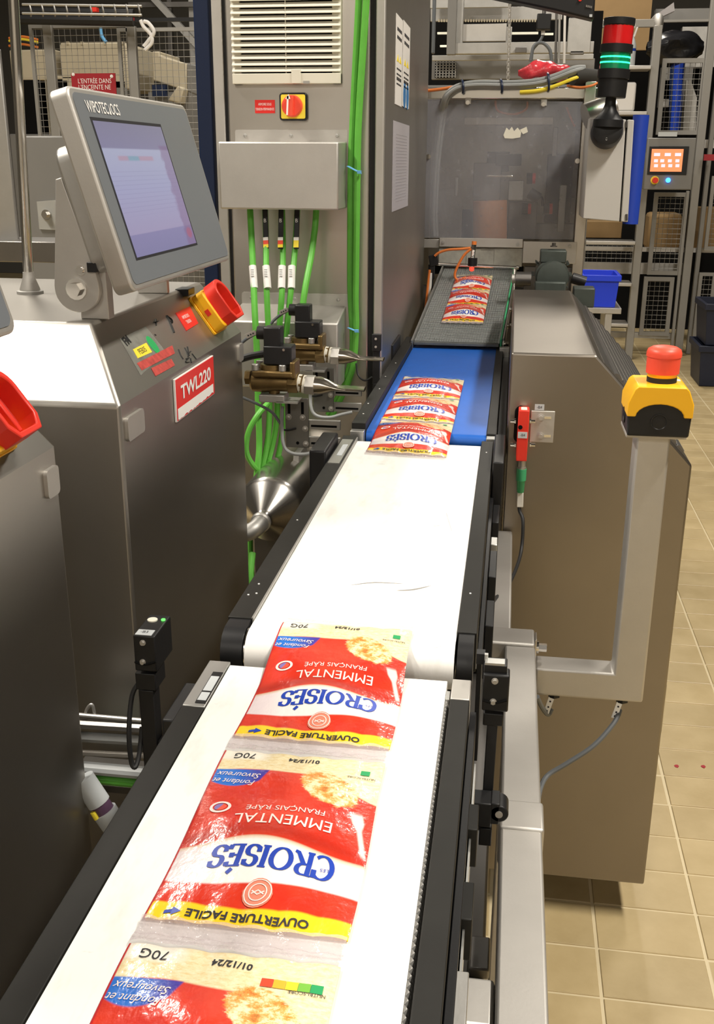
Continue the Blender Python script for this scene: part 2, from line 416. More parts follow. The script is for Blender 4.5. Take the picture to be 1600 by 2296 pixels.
# right side supports seen below the rail
bx('side_plate', 'black', t, (-.0145, .95, .80), (-.0095, 1.62, .93), .0006)
for y0, y1 in ((1.02, 1.09), (1.16, 1.25), (1.36, 1.44)): bx('clip', 'black', t, (-.0090, y0, .86), (.0005, y1, .925), .001)
bx('clip', 'alu', t, (-.0090, 1.285, .875), (.0000, 1.315, .92), .001)
bx('bearing_block', 'black', t, (-.0130, 1.455, .90), (.0035, 1.62, .985), .002)
bx('cable_box', 'black', t, (-.2900, 1.475, .925), (-.2640, 1.590, .985), .003, label='black box on the left rail')
bx('label_plate', 'alu', t, (-.2590, 1.46, mz+.003), (-.2410, 1.60, mz+.0045))
bx('sticker', 'label_grey', t, (-.2520, 1.50, mz+.0046), (-.2440, 1.565, mz+.0054))
bx('added_light_block', 'steel_dark', t, (-.215, .92, .04), (.006, 1.58, .753), .003)  # second added block, stops light passing under the middle belt
SCUFF = mat('grey_belt_scuff', (.20, .19, .175), .6, alpha=.38)
for pts, r_ in ((((785, 1312), (840, 1306), (905, 1309)), .0011), (((888, 1324), (925, 1322), (966, 1313)), .0014), (((905, 1331), (950, 1322)), .0010), (((973, 1453), (988, 1449)), .0016), (((690, 1380), (720, 1382)), .0008), (((1000, 1150), (1012, 1190)), .0010), (((848, 1040), (862, 1041)), .0012), (((970, 1180), (985, 1178)), .0016)):
    MB().tube([PZ(x, y, mz+.0002) for x, y in pts], (lambda q, r_=r_: r_*(.25+math.sin(PI*q))), 6, 4, flat=.12).build('scuff', SCUFF, t)
# ---- blue conveyor
bz = .972
t = thing('conveyor', 'short blue belt conveyor between white belt and wire mesh belt', 'conveyor', (-.128, 2.1, .8))
belt_loop(-.2275, -.0275, 1.652, 2.555, bz, .012).build('belt', BELTB, t)
bx('bed', 'steel_dark', t, (-.222, 1.68, .92), (-.033, 2.53, .945))
bx('rail', 'black_rail', t, (-.2520, 1.655, .925), (-.2285, 2.56, bz+.014), .001, label='black raised left edge rail')
bx('rail', 'black_rail', t, (-.0270, 1.655, .925), (-.0105, 2.56, bz+.004), .001, label='black right edge rail')
bx('rail_end', 'alu', t, (-.2520, 1.637, .93), (-.2290, 1.653, bz+.004), .0008)
bx('rail_end', 'alu', t, (-.0270, 1.634, .93), (-.0105, 1.653, bz+.001), .0008)
bx('chute_plate', 'black', t, (-.0100, 1.70, .94), (.0045, 2.52, .962), .001)
for x, y, s in ((-.2415, 1.72, 0), (-.244, 1.80, 0), (-.240, 1.93, 0), (-.243, 2.05, 0), (-.239, 2.2, 0)): MB().cyl((x, y, bz+.0138), (x, y, bz+.0146), .0014, n=8).build('rivet', 'white', t)
bx('bearing_block', 'black', t, (-.2810, 2.28, .93), (-.2530, 2.43, 1.012), .002)
# ---- wire mesh conveyor, rising away
def wpt(a, s, h=0.0):          # a: 0 left .. 1 right, s: metres up the slope, h: height above the mesh
    k = math.atan2(.105, .66); y = 2.475+s*math.cos(k)-h*math.sin(k); z = .988+s*math.sin(k)+h*math.cos(k)
    sh = .024*(s/.66)
    return V((-.225+sh+.203*a, y, z))
t = thing('mesh_conveyor', 'inclined conveyor with grey wire mesh belt beneath the guard window', 'conveyor', (-.12, 2.8, .9))
WIREM = mat('grey_wire_mesh_belt', (.115, .12, .118), .5, .35, vary=.3, vscale=55, bump=.5, bscale=420)
MB().prism([wpt(0, 0, -.002), wpt(1, 0, -.002), wpt(1, .78, -.002), wpt(0, .78, -.002)], (0, 0, -.005)).build('mesh_bed', WIREM, t)
wl = MB(); rows = 92; cols = 34
for i in range(rows):
    s = .004+i*.0084
    pts = []
    for j in range(cols*2+1):
        a = j/(cols*2); pts.append(wpt(a, s+(.0042 if j % 2 else 0.0), .0008 if j % 2 else .0022))
    for j in range(len(pts)-1):
        d = (pts[j+1]-pts[j]); n = d.cross(V((0, 0, 1))).normalized()*(.00025+.0005*random.random()**2); u = V((0, 0, .0009))
        wl.add([pts[j]-n, pts[j+1]-n, pts[j+1]+u, pts[j]+u, pts[j]+n, pts[j+1]+n], [(0,1,2,3), (3,2,5,4)])
wl.build('wire_links', mat('mesh_belt_wire', (.62, .64, .63), .42, .6), t, smooth=False, kind='stuff')
MB().prism([wpt(-.012, -.01, -.02), wpt(-.012, .78, -.02), wpt(-.012, .78, .012), wpt(-.012, -.01, .006)], (-.004, 0, 0)).build('side_guide', 'alu', t)
MB().prism([wpt(1.015, .0, -.02), wpt(1.015, .74, -.02), wpt(1.015, .74, .012), wpt(1.015, .0, .012)], (.004, 0, 0)).build('side_guide', 'green', t, label='green plastic guide strip')
MB().prism([wpt(1.045, .0, -.03), wpt(1.045, .74, -.03), wpt(1.045, .74, .014), wpt(1.045, .0, .014)], (.003, 0, 0)).build('side_guide', 'steel', t, label='steel side rail')
lk = MB()
for i in range(64):
    p = wpt(1.0, .006+i*.0115, .002); lk.cyl(p-V((0, .004, 0)), p+V((0, .004, 0)), .0022, n=6)
lk.build('edge_links', 'steel_dull', t, kind='stuff')
for s in (.015, .16, .30): bolt('bolt', wpt(1.06, s, -.004), (1, 0, 0), .005, .011, t)
bx('end_block', 'alu', t, wpt(1.02, -.03, -.018)+V((0, 0, -.012)), wpt(1.13, -.005, -.004), .001)
# ================================================================== packs of cheese
PW, PL = .128, .2115                      # width of a pack, pitch of packs along the strip
def print_material():
    m = bpy.data.materials.new('printed_cheese_pack_film'); m.use_nodes = True; t = NT(m); b = m.node_tree.nodes['Principled BSDF']
    uv = t.new('ShaderNodeUVMap'); uv.uv_map = 'print'
    sp = t.new('ShaderNodeSeparateXYZ'); t.l.new(uv.outputs[0], sp.inputs[0])
    u = sp.outputs[0]; v = sp.outputs[1]     # u 0..1 across, v in decimetres along the pack (0 = yellow strip)
    def mm(x): return x*10                    # metres -> v
    su = t.m('SINE', t.m('MULTIPLY', u, PI)); s2 = t.m('MULTIPLY', su, su)
    vec = t.new('ShaderNodeCombineXYZ'); t.l.new(u, vec.inputs[0]); t.l.new(v, vec.inputs[1]); vec = vec.outputs[0]
    n1 = t.noise(vec, 3, 3); n2 = t.noise(t.scaled(vec, (1, 1.6, 1)), 26, 4, .7)
    red = t.ramp(n1, [(.3, (.60, .024, .010)), (.7, (.74, .048, .018))])
    # white band that swells in the middle
    wob = t.m('MULTIPLY', t.m('SINE', t.m('MULTIPLY', u, 6.5)), .018)
    top = t.m('ADD', mm(.0635), t.m('ADD', t.m('MULTIPLY', s2, mm(.0145)), wob)); bot = t.m('ADD', mm(.0320), t.m('MULTIPLY', wob, -1.4))
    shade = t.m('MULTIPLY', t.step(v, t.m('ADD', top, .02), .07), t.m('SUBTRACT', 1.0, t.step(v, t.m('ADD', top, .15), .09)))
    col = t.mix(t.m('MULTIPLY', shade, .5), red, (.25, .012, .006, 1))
    band = t.m('MULTIPLY', t.step(v, bot, .012), t.m('SUBTRACT', 1.0, t.step(v, top, .012)))
    col = t.mix(band, col, t.mix(t.step(su, .55, .3), (.78, .68, .70, 1), (.86, .83, .80, 1)))
    edge = t.m('MULTIPLY', t.step(v, t.m('SUBTRACT', top, .025), .02), t.m('SUBTRACT', 1.0, t.step(v, t.m('ADD', top, .006), .01)))
    col = t.mix(t.m('MULTIPLY', edge, .6), col, (.62, .42, .22, 1))
    # cheese field towards the far end, dropping on the right
    drop = t.m('MULTIPLY', t.step(u, .78, .22), -.27)
    cl = t.m('ADD', t.m('ADD', mm(.1580), drop), t.m('MULTIPLY', t.m('SINE', t.m('MULTIPLY', u, 9.0)), .018))
    cheese = t.ramp(n2, [(.3, (.72, .54, .26)), (.5, (.82, .70, .42)), (.72, (.87, .79, .58))])
    ch = t.step(v, cl, .012)
    col = t.mix(ch, col, cheese)
    pale = t.m('MULTIPLY', t.step(v, mm(.1735), .03), t.m('SUBTRACT', 1.0, t.step(u, .28, .06)))
    col = t.mix(t.m('MULTIPLY', pale, .85), col, (.84, .80, .72, 1))
    # gratin dish: a creamy oval with a browned crust
    du = t.m('MULTIPLY', t.m('SUBTRACT', u, .72), 128.0); dv = t.m('MULTIPLY', t.m('SUBTRACT', v, 1.415), 100.0)
    rot_a = t.m('ADD', t.m('MULTIPLY', du, .78), t.m('MULTIPLY', dv, -.63)); rot_b = t.m('ADD', t.m('MULTIPLY', du, .63), t.m('MULTIPLY', dv, .78))
    rr = t.m('SQRT', t.m('ADD', t.m('POWER', t.m('DIVIDE', rot_a, 26.0), 2.0), t.m('POWER', t.m('DIVIDE', rot_b, 16.5), 2.0)))
    rr = t.m('ADD', rr, t.m('MULTIPLY', t.m('SUBTRACT', n2, .5), .55))
    dish = t.m('SUBTRACT', 1.0, t.step(rr, 1.0, .08))
    n3 = t.noise(vec, 12, 5, .75)
    gr = t.ramp(n3, [(.28, (.10, .20, .03)), (.36, (.62, .15, .02)), (.47, (.78, .36, .08)), (.56, (.84, .70, .42)), (.75, (.88, .80, .62))])
    col = t.mix(dish, col, gr)
    # fork
    fu = t.m('SUBTRACT', u, t.m('ADD', .90, t.m('MULTIPLY', t.m('SUBTRACT', 1.18, v), .17)))
    fk = t.m('MULTIPLY', t.m('SUBTRACT', 1.0, t.step(t.m('ABSOLUTE', fu), t.m('ADD', .014, t.m('MULTIPLY', t.step(v, 1.02, .06), .02)), .008)), t.m('MULTIPLY', t.step(v, .72, .03), t.m('SUBTRACT', 1.0, t.step(v, 1.16, .03))))
    col = t.mix(fk, col, (.80, .62, .58, 1))
    # blue tag
    bl0 = t.m('ADD', mm(.1375), t.m('MULTIPLY', t.m('POWER', t.m('ABSOLUTE', t.m('SUBTRACT', u, .15)), 2.0), 3.2))
    tb = t.m('MULTIPLY', t.m('MULTIPLY', t.step(v, bl0, .01), t.m('SUBTRACT', 1.0, t.step(v, t.m('ADD', mm(.1600), t.m('MULTIPLY', u, -.05)), .008))),
             t.m('SUBTRACT', 1.0, t.step(t.m('SUBTRACT', u, t.m('MULTIPLY', t.m('SUBTRACT', v, 1.5), .28)), .315, .008)))
    col = t.mix(tb, col, t.mix(t.step(u, .22, .12), (.015, .16, .62, 1), (.055, .03, .33, 1)))
    # yellow opening strip and red rim
    yw = t.m('ADD', .115, t.m('MULTIPLY', t.m('SINE', t.m('MULTIPLY', u, 11.0)), .010))
    col = t.mix(t.m('SUBTRACT', 1.0, t.step(v, yw, .012)), col, (.90, .60, .02, 1))
    rim = t.m('SUBTRACT', 1.0, t.step(u, .010, .004))
    col = t.mix(rim, col, (.5, .015, .02, 1))
    t.l.new(col, b.inputs['Base Color'])
    b.inputs['Roughness'].default_value = .26; b.inputs['Coat Weight'].default_value = .55; b.inputs['Coat Roughness'].default_value = .06
    bn = t.new('ShaderNodeBump'); bn.inputs['Strength'].default_value = .35; bn.inputs['Distance'].default_value = .002
    t.l.new(t.noise(t.scaled(vec, (1, .6, 1)), 16, 3, .5), bn.inputs['Height'])
    t.l.new(bn.outputs[0], b.inputs['Normal']); t.l.new(bn.outputs[0], b.inputs['Coat Normal'])
    return m
PRINT = print_material()
FILM = mat('clear_crumpled_film', (.60, .51, .53), .12, 0, .7, bump=.9, bscale=130, alpha=.50, coat=.6)
INKP = mat('pack_white_ink', (.82, .70, .66), .4)
# --- serif capitals drawn with a broad pen: thick uprights, thin level strokes
def pen(path, thick, thin):
    P = [V((a, b, 0)) for a, b in path]; L = []; R = []
    for i, p in enumerate(P):
        d = (P[min(i+1, len(P)-1)]-P[max(i-1, 0)]).normalized()
        wd = thin+(thick-thin)*abs(d.y)**1.3
        n = V((-d.y, d.x, 0))*wd/2; L.append(p+n); R.append(p-n)
    vs = [(q.x, q.y) for q in L]+[(q.x, q.y) for q in R]; m = len(P)
    return vs, [(i, i+1, m+i+1, m+i) for i in range(m-1)]
def arc(cx, cy, a, b, t0, t1, n=18):
    return [(cx+a*math.cos(math.radians(t0+(t1-t0)*k/n)), cy+b*math.sin(math.radians(t0+(t1-t0)*k/n))) for k in range(n+1)]
def serif_caps():
    T, t = .20, .07; G = {}
    bar = lambda x0, x1, y: [(x0, y), ((x0+x1)/2, y), (x1, y)]
    stem = lambda x: [(x, 0), (x, .5), (x, 1)]
    G['C'] = (.80, [arc(.46, .5, .38, .47, 48, 312), [(.74, .64), (.73, .98)]])
    G['R'] = (.80, [stem(.16), bar(.02, .30, .03), bar(.02, .16, .97), [(.16, .96), (.36, .97)]+arc(.38, .745, .22, .225, 88, -88, 12)+[(.16, .5)], [(.38, .52), (.52, .3), (.66, .08), (.80, .03)]])
    G['O'] = (.92, [arc(.46, .5, .37, .47, 0, 360, 28)])
    G['I'] = (.36, [stem(.18), bar(.03, .33, .03), bar(.03, .33, .97)])
    G['S'] = (.62, [[(.53, .70), (.52, .88)]+arc(.30, .735, .20, .235, 60, 250, 10)+arc(.30, .265, .22, .235, 70, -120, 10)+[(.09, .14), (.08, .32)]])
    G['E'] = (.66, [stem(.16), bar(.02, .56, .03), bar(.02, .54, .97), bar(.16, .46, .5), [(.56, .03), (.585, .22)], [(.54, .97), (.56, .80)], [(.46, .40), (.46, .60)]])
    G['acute'] = (0, [[(.26, 1.10), (.40, 1.28)]])
    return G, T, t
def croises(width, hgt):
    G, T, t = serif_caps(); x = 0; vs = []; fs = []
    word = ['C', 'R', 'O', 'I', 'S', 'E', 'S']; tot = sum(G[c][0] for c in word)
    k = width/tot
    for c in word:
        lst = list(G[c][1])
        if c == 'E' and True: lst += G['acute'][1]
        for path in lst:
            a, f = pen(path, T, t); o = len(vs)
            vs += [((x+p[0])*k, p[1]*hgt) for p in a]; fs += [tuple(i+o for i in q) for q in f]
        x += G[c][0]
    return vs, fs
WORD = croises(.0835, .0225)
TXT = {'emm': letters('EMMENTAL', .0165, xs=.84), 'fra': letters('FRANÇAIS RÂPÉ', .0084, xs=.96),
       'ouv': letters('OUVERTURE FACILE', .0086, xs=1.0, bold=.00025), 'fon': letters('Fondant et', .0085, shear=.25, xs=.9), 'sav': letters('Savoureux', .0090, shear=.25, xs=.9),
       '70G': letters('70G', .0105, xs=1.0), 'dat': letters('01/12/24', .0068, bold=.0002), 'les': letters('LES', .0042), 'nut': letters('NUTRI-SCORE', .0034)}
def pack_height(a, v, seed, bulge, crumple):
    """height of the filled film above the belt; a 0..1 across, v metres (0 = end of print, .19 far end)"""
    e = max(0.0, math.sin(PI*min(1, max(0, a))))**.75
    q = min(1, max(0, (v+.004)/.19)); l = max(0.0, math.sin(PI*q))**.8
    wv = .0016*math.sin(a*17+seed*2.1)*math.exp(-((v-.0)/.022)**2)+.0016*math.sin(a*15+seed)*math.exp(-((v-.19)/.02)**2)
    rid = crumple*(.0026*math.sin(a*7+v*55+seed)+.0022*math.sin(v*95+a*3+seed*1.7))*l
    return .0012+bulge*e*l+abs(wv)*(1 if 0.02 < a < .98 else .3)+rid*e
def make_pack(root, place, seed, bulge=.007, crumple=.5, nutri=False, detail=1.0):
    """place(x, v, h) -> world; x metres across from the pack's left edge in the photograph"""
    hf = lambda a, v: pack_height(a, v, seed, bulge, crumple)
    surf = lambda a, v, up=0.0: place(a*PW, v, hf(a, v)+up)
    nu, nv = 36, 56
    y0, y1 = -.0030, .1860
    mb = MB(); mb.grid(lambda i, j: surf(i, y0+(y1-y0)*j), nu, nv)
    top_n = len(mb.v)
    mb.grid(lambda i, j: place(i*PW, y0+(y1-y0)*j, .0004), nu, nv, flip=True)
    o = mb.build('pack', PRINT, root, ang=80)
    ul = o.data.uv_layers.new(name='print')
    w1 = nu+1
    for lp in o.data.loops:
        k = lp.vertex_index % top_n; ul.data[lp.index].uv = ((k % w1)/nu, (y0+(y1-y0)*(k//w1)/nv)*10)
    # clear film at the seals
    for a0, a1 in ((-.0165, -.0030), (.1860, .1950)):
        MB().grid(lambda i, j: place(i*PW, a0+(a1-a0)*j, (hf(i, y0 if a0 < 0 else y1)*(j if a0 < 0 else 1-j)+.0012+.0016*abs(math.sin(i*23+seed+j*2)))), 40, 4).build('clear_seal', FILM, o, ang=80)
    lift = .0005 if bulge < .01 else .0013
    def ink(vf, name, m, cx, cv, bend=0.0, up=0.0, rot=0.0):
        # cx: centre across in pack-up sense (from the right edge), cv: v of the text centre; text runs right to left in the photo
        c, s_ = math.cos(rot), math.sin(rot); out = []
        for x, y in vf[0]:
            x, y = x*c-y*s_, x*s_+y*c
            xp = cx+x; v = cv-y+bend*(1-(x/.045)**2 if abs(x) < .06 else 0)
            a = 1-xp/PW; out.append(surf(a, v, lift+up))
        q = MB(); q.add(out, vf[1]); return q.build(name, m, o, smooth=False)
    if detail > 0:
        wv = ([(x-.0417, y) for x, y in WORD[0]], WORD[1])
        ink(wv, 'brand_lettering', 'ink_blue', .0610, .0640, .0045)
        ink(TXT['les'], 'lettering', 'ink_blue', .0255, .0530, 0)
        ink(TXT['emm'], 'lettering', INKP, .0615, .0915, .0060)
        ink(TXT['fra'], 'lettering', INKP, .0625, .1060, .0050)
        ink(TXT['ouv'], 'lettering', 'ink', .0640, .0040, .0)
        ink(TXT['fon'], 'lettering', INKP, .1090, .1430, 0, rot=-.12)
        ink(TXT['sav'], 'lettering', INKP, .1070, .1515, 0, rot=-.12)
        ink(TXT['70G'], 'lettering', 'ink', .1095, .1785, 0)
        ink(TXT['dat'], 'lettering', 'ink', .0620, .1770, 0)
        # arrow on the yellow strip
        ar = ([(0, 0), (.006, .0035), (.006, .0015), (.011, .0020), (.011, -.0010), (.006, -.0015), (.006, -.0035)], [(0, 1, 2), (0, 2, 5), (0, 5, 6), (2, 3, 4, 5)])
        ink(ar, 'arrow_print', 'ink_blue', .1060, .0040)
        # round stamp: pale ring with blue and red inside
        ring = pen(arc(0, 0, .0068, .0062, 0, 360, 24), .0022, .0022); ink(ring, 'round_stamp', INKP, .1100, .1075)
        d1 = ([(0, 0)]+arc(0, 0, .0045, .0042, 60, 250, 10), [(0, i, i+1) for i in range(1, 11)]); ink(d1, 'round_stamp', 'orange_red', .1100, .1075)
        d2 = ([(0, 0)]+arc(0, 0, .0045, .0042, -110, 60, 10), [(0, i, i+1) for i in range(1, 11)]); ink(d2, 'round_stamp', mat('violet_ink', (.22, .16, .42), .4), .1100, .1075)
        # crest under the name
        cm = mat('crest_pink_ink', (.72, .22, .14), .4)
        sh = ([(0, 0)]+[(.0098*math.cos(a)*(1 if math.sin(a) > -.2 else .93), .0122*math.sin(a)) for a in [2*PI*k/20 for k in range(21)]], [(0, i, i+1) for i in range(1, 21)])
        ink(sh, 'crest', cm, .0625, .0235, up=.0001)
        for rr in (.0086, .0056): ink(pen(arc(0, 0, rr, rr*1.22, 0, 360, 20), .0008, .0008), 'crest', INKP, .0625, .0235, up=.0004)
        ink(pen([(-.004, 0), (0, .003), (.004, 0)], .001, .001), 'crest', INKP, .0625, .0245, up=.0004); ink(pen([(-.004, 0), (0, -.003), (.004, 0)], .001, .001), 'crest', INKP, .0625, .0220, up=.0004)
        # green nutrition mark
        gb = ([(-.0035, -.003), (.0035, -.003), (.0035, .003), (-.0035, .003)], [(0, 1, 2, 3)])
        if nutri:
            for k, cc in enumerate(((.02, .30, .10), (.16, .42, .05), (.75, .62, .03), (.80, .40, .03), (.62, .06, .02))):
                ink(gb, 'nutrition_mark', mat('nutrition_print_%d' % k, cc, .4), .010+k*.0072, .1660)
        else: ink(gb, 'nutrition_mark', mat('nutrition_print_0', (.02, .30, .10), .4), .0130, .1690)
        ink(TXT['nut'], 'lettering', 'ink', .0150, .1620)
    return o
def pack_strip(label, base, n, place_fn, seed, bulge, crumple, nutri_at=-1, pitch=PL):
    t = thing('cheese_pack_strip', label, 'food pack', base, 'strips of three red cheese packs')
    for k in range(n):
        make_pack(t, (lambda x, v, h, k=k: place_fn(x, v-k*pitch, h)), seed+k*1.3, bulge, crumple, nutri=(k == nutri_at))
    return t
def near_place(x, v, h):
    y = .711+v*1.02; z = nz+.0008
    # the far end of the first pack lies on the higher belt
    k = min(1, max(0, (y-.80)/.09)); z += .0125*k
    return V((-.2045+x+.0010*math.sin(v*30), y, z+h))
pack_strip('large strip of red and white cheese packs on the near white belt', (-.14, .6, nz), 3, near_place, 1.0, .0075, .5, 2, .2105)
def mid_place(x, v, h):
    y = 1.930+v*.98; z = bz+.0008 if y > 1.66 else mz+.0008+(.0052*max(0, (y-1.60)/.06) if y > 1.60 else 0)
    a = .012*(x/PW)
    return V((-.2115+x*.985, y-a*1.2, z+h))
pack_strip('strip of red cheese packs passing from blue belt onto white belt', (-.15, 1.8, bz), 3, mid_place, 4.2, .0125, .25, -1, .196)
def far_place(x, v, h):
    p = wpt(0, 0); q = wpt(0, 1)
    d = (q-p); d = V((0, d.y, d.z)).normalized(); up = V((0, -d.z, d.y))
    o = wpt(0, .445, .0035)
    return V((o.x+.046+x*.82+.02*v, o.y, o.z))+d*(v*.86-.004)+up*h
pack_strip('crumpled small strip of red cheese packs on the wire mesh belt', wpt(.5, .3), 3, far_place, 8.1, .0135, .7, -1, .168)
# ================================================================== steel frame beside the conveyors
def pxbox(mb, x0, y0, x1, y1, Y, d):           # an upright block whose front face lies at Y
    a, b = PY(x0, y0, Y), PY(x1, y1, Y)
    return mb.box((a.x, Y, a.z), (b.x, Y+d, b.z))
def on(x, y, fr):                               # sight line meets the plane of a frame -> local x, y
    v = ray(x, y); k = (fr.o-CAM).dot(fr.n)/v.dot(fr.n); p = CAM+v*k-fr.o
    return p.dot(fr.u), p.dot(fr.v)
t = thing('conveyor_stand', 'satin steel tube frame running along the right of the conveyors', 'stand', (.03, .8, 0))
bx('long_tube', 'steel_satin', t, (.0165, .24, .760), (.0560, 1.233, .800), .003, 3)
s0, s1 = PZ(1205, 1866, .80).y, PZ(1205, 1802, .80).y
bx('sleeve', 'steel_satin', t, (.0155, s0, .758), (.0580, s1, .8025), .003, 3)
bx('cross_tube', 'steel_satin', t, (-.262, 1.234, .760), (.0555, 1.282, .803), .003, 3)
bx('long_tube', 'steel_satin', t, (-.015, 1.283, .755), (.0245, 1.69, .796), .003, 3)
yb = PZ(1080, 2190, .79).y
bx('cross_tube', 'steel_satin', t, (-.262, yb-.05, .752), (.0160, yb, .790), .004, 3)
bx('inner_post', 'steel_dark', t, (-.006, .70, .746), (.012, .74, .757), .002)
for x, y in ((-.262, .30), (.02, .30), (-.262, 1.24), (.02, 1.24)): bx('leg', 'steel_satin', t, (x, y+.002, 0), (x+.034, y+.036, .752), .003)
bolt('bolt', (.0582, 1.262, .786), (1, 0, 0), .0055, .014, t)
bx('end_cap', 'steel', t, (.0560, 1.25, .765), (.0585, 1.275, .802), .0008)
# ---- photo eye on the right
Ys = .825
t = thing('photo_sensor', 'black photo sensor with two screws clamped right of the near conveyor', 'sensor', PY(1110, 1890, Ys))
mb = MB(); pxbox(mb, 1083, 1512, 1138, 1598, Ys, .016); mb.build('sensor_body', 'black', t, .0015)
mb = MB(); pxbox(mb, 1084, 1490, 1136, 1513, Ys+.004, .016); mb.build('sensor_cap', 'black', t, .001)
mb = MB(); pxbox(mb, 1087, 1486, 1131, 1494, Ys+.004, .010); mb.build('rim', 'alu', t)
mb = MB(); pxbox(mb, 1086, 1468, 1093, 1492, Ys+.012, .004); mb.build('rim', 'alu', t)
mb = MB(); pxbox(mb, 1068, 1466, 1086, 1490, Ys+.014, .010); mb.build('side_block', 'black', t)
for x, y in ((1109, 1527), (1105, 1573)): bolt('screw', PY(x, y, Ys), (0, -1, 0), .0020, .003, t, 'steel_satin', False)
mb = MB(); mb.tube([PY(1083, 1570, Ys-.0004), PY(1108, 1576, Ys-.0004), PY(1136, 1570, Ys-.0004)], .0012, 6); mb.build('curved_slot', 'black_hole', t)
mb = MB(); pxbox(mb, 1083, 1599, 1127, 1630, Ys+.002, .012); mb.build('neck', 'black', t, .001)
mb = MB(); mb.bar(PY(1104, 1615, Ys+.008), PY(1090, 1822, Ys-.010), .0095, .0095, (0, -1, 0)); mb.build('post', 'black', t, .0008)
mb = MB(); pxbox(mb, 1057, 1800, 1100, 1856, .79, .022); pr = PY(1118, 1826, .79); mb.cyl(pr, pr+V((0, .022, 0)), .0085, n=20); pxbox(mb, 1100, 1802, 1118, 1850, .79, .022)
mb.build('clamp', 'black', t, .001)
MB().cyl(pr-V((0, .001, 0)), pr+V((0, .001, 0)), .0034, n=14).build('clamp_screw', 'steel_satin', t)
mb = MB(); pxbox(mb, 1074, 1857, 1100, 1898, .797, .010); mb.build('post_end', 'black', t, .0008)
# ---- photo eye on the left, with cable
Yl = .875
t = thing('photo_sensor', 'black photo sensor with green light on post left of the near conveyor', 'sensor', PY(340, 1700, Yl))
a, b = PY(297, 1424, Yl), PY(352, 1508, Yl)
MB().box((a.x, Yl, a.z), (b.x, Yl+.05, b.z)).build('sensor_body', 'black', t, .0015)
zt = a.z
bx('label', 'label_grey', t, (a.x+.002, Yl+.001, zt), (b.x-.004, Yl+.013, zt+.0006))
fr = FR((a.x+.002, Yl+.001, zt+.0007), (1, 0, 0), (0, 1, 0)); write(fr, .008, .006, '-B3', .006, 'ink', t)
MB().cyl((a.x+.008, Yl+.036, zt), (a.x+.008, Yl+.036, zt+.0012), .0052, n=16).build('dial', 'offwhite', t)
MB().cyl((b.x-.004, Yl+.038, zt), (b.x-.004, Yl+.038, zt+.0012), .0022, n=10).build('status_light', mat('green_status_light', (.05, .5, .05), .3, emit=(.1, 1, .1), estr=1.5), t)
for x, y in ((320, 1441), (320, 1484)): bolt('screw', PY(x, y, Yl), (0, -1, 0), .0020, .003, t, 'steel_satin', False)
MB().tube([PY(302, 1484, Yl-.0004), PY(325, 1490, Yl-.0004), PY(349, 1484, Yl-.0004)], .0012, 6).build('curved_slot', 'black_hole', t)
mb = MB(); pxbox(mb, 302, 1509, 350, 1550, Yl+.004, .03); mb.build('neck', 'black', t, .001)
mb = MB(); p0 = PY(333, 1540, Yl+.02); mb.box((p0.x-.008, Yl+.012, .76), (p0.x+.008, Yl+.030, p0.z)); mb.build('post', 'black', t, .001)
mb = MB(); mb.tube([PY(314, 1528, Yl+.015), PY(296, 1560, Yl+.01), PY(289, 1640, Yl), PY(294, 1705, Yl), PY(303, 1720, Yl), PY(312, 1690, Yl+.01), PY(318, 1630, Yl+.02)], .0026, 8); mb.build('cable', 'rubber', t)
bx('arm', 'black', t, (p0.x+.008, Yl+.014, .80), (-.2425, Yl+.028, .83), .001)
# ---- emergency stop arm and button
Ye = 1.235
t = thing('post_bracket', 'L shaped satin steel tube post that carries the emergency stop', 'bracket', (.16, 1.25, .73))
zt = PY(1300, 1506, Ye).z; zb_ = PY(1300, 1566, Ye).z
xr = PY(1440, 1560, Ye).x; xl2 = PY(1375, 1520, Ye).x; ztop = PY(1465, 978, Ye).z
xr = (xr+PY(1497, 990, Ye).x)/2+.002; xl2 = xr-.0400
mb = MB(); mb.prism([(.0585, Ye, zt), (.0585, Ye, zb_), (xr, Ye, zb_), (xr, Ye, ztop), (xl2, Ye, ztop), (xl2, Ye, zt)], (0, .040, 0)); mb.build('tube_post', 'steel_satin', t, .003, 3)
bx('top_plate', 'steel_satin', t, (xl2-.014, Ye-.012, ztop), (xr+.016, Ye+.055, ztop+.0045), .0008)
for x in (1240, 1393):
    p = PY(x, 1572, Ye+.018); p.z = zb_
    g = MB().cyl(p, p-V((0, 0, .009)), .0085, n=6).build('cable_gland', 'black', t)
    e = p+V((-.003, -.004, -.009)); d = V((-.006, -.004, -.022))
    tg = MB().bar(e, e+d, .0075, .002, (0, -1, 0)).build('cable_marker', 'white', t, label='white cable marker')
    for k in (.25, .6, .85): MB().cyl(e+d*k+V((0, -.0016, 0)), e+d*k+V((0, .0016, 0)), .0013, n=8).build('hole', 'ink', tg)
mb = MB(); e = PY(1236, 1590, Ye+.018); mb.tube([e, PY(1228, 1602, Ye+.015), PY(1214, 1585, Ye), PY(1204, 1562, Ye-.02)], .0032, 8); tag(mb.build('cable', 'grey_cable_dark'), 'short dark cable looping under the emergency stop arm', 'cable')
mb = MB(); mb.tube([PY(1389, 1592, Ye+.018), PY(1375, 1622, Ye), PY(1330, 1672, Ye-.02), PY(1270, 1712, Ye-.03), PY(1228, 1738, Ye-.04), PY(1212, 1765, Ye-.06), PY(1205, 1800, Ye-.08)], .0034, 8); tag(mb.build('cable', 'grey_cable_dark'), 'long dark cable drooping from emergency stop arm in front of steel housing', 'cable')
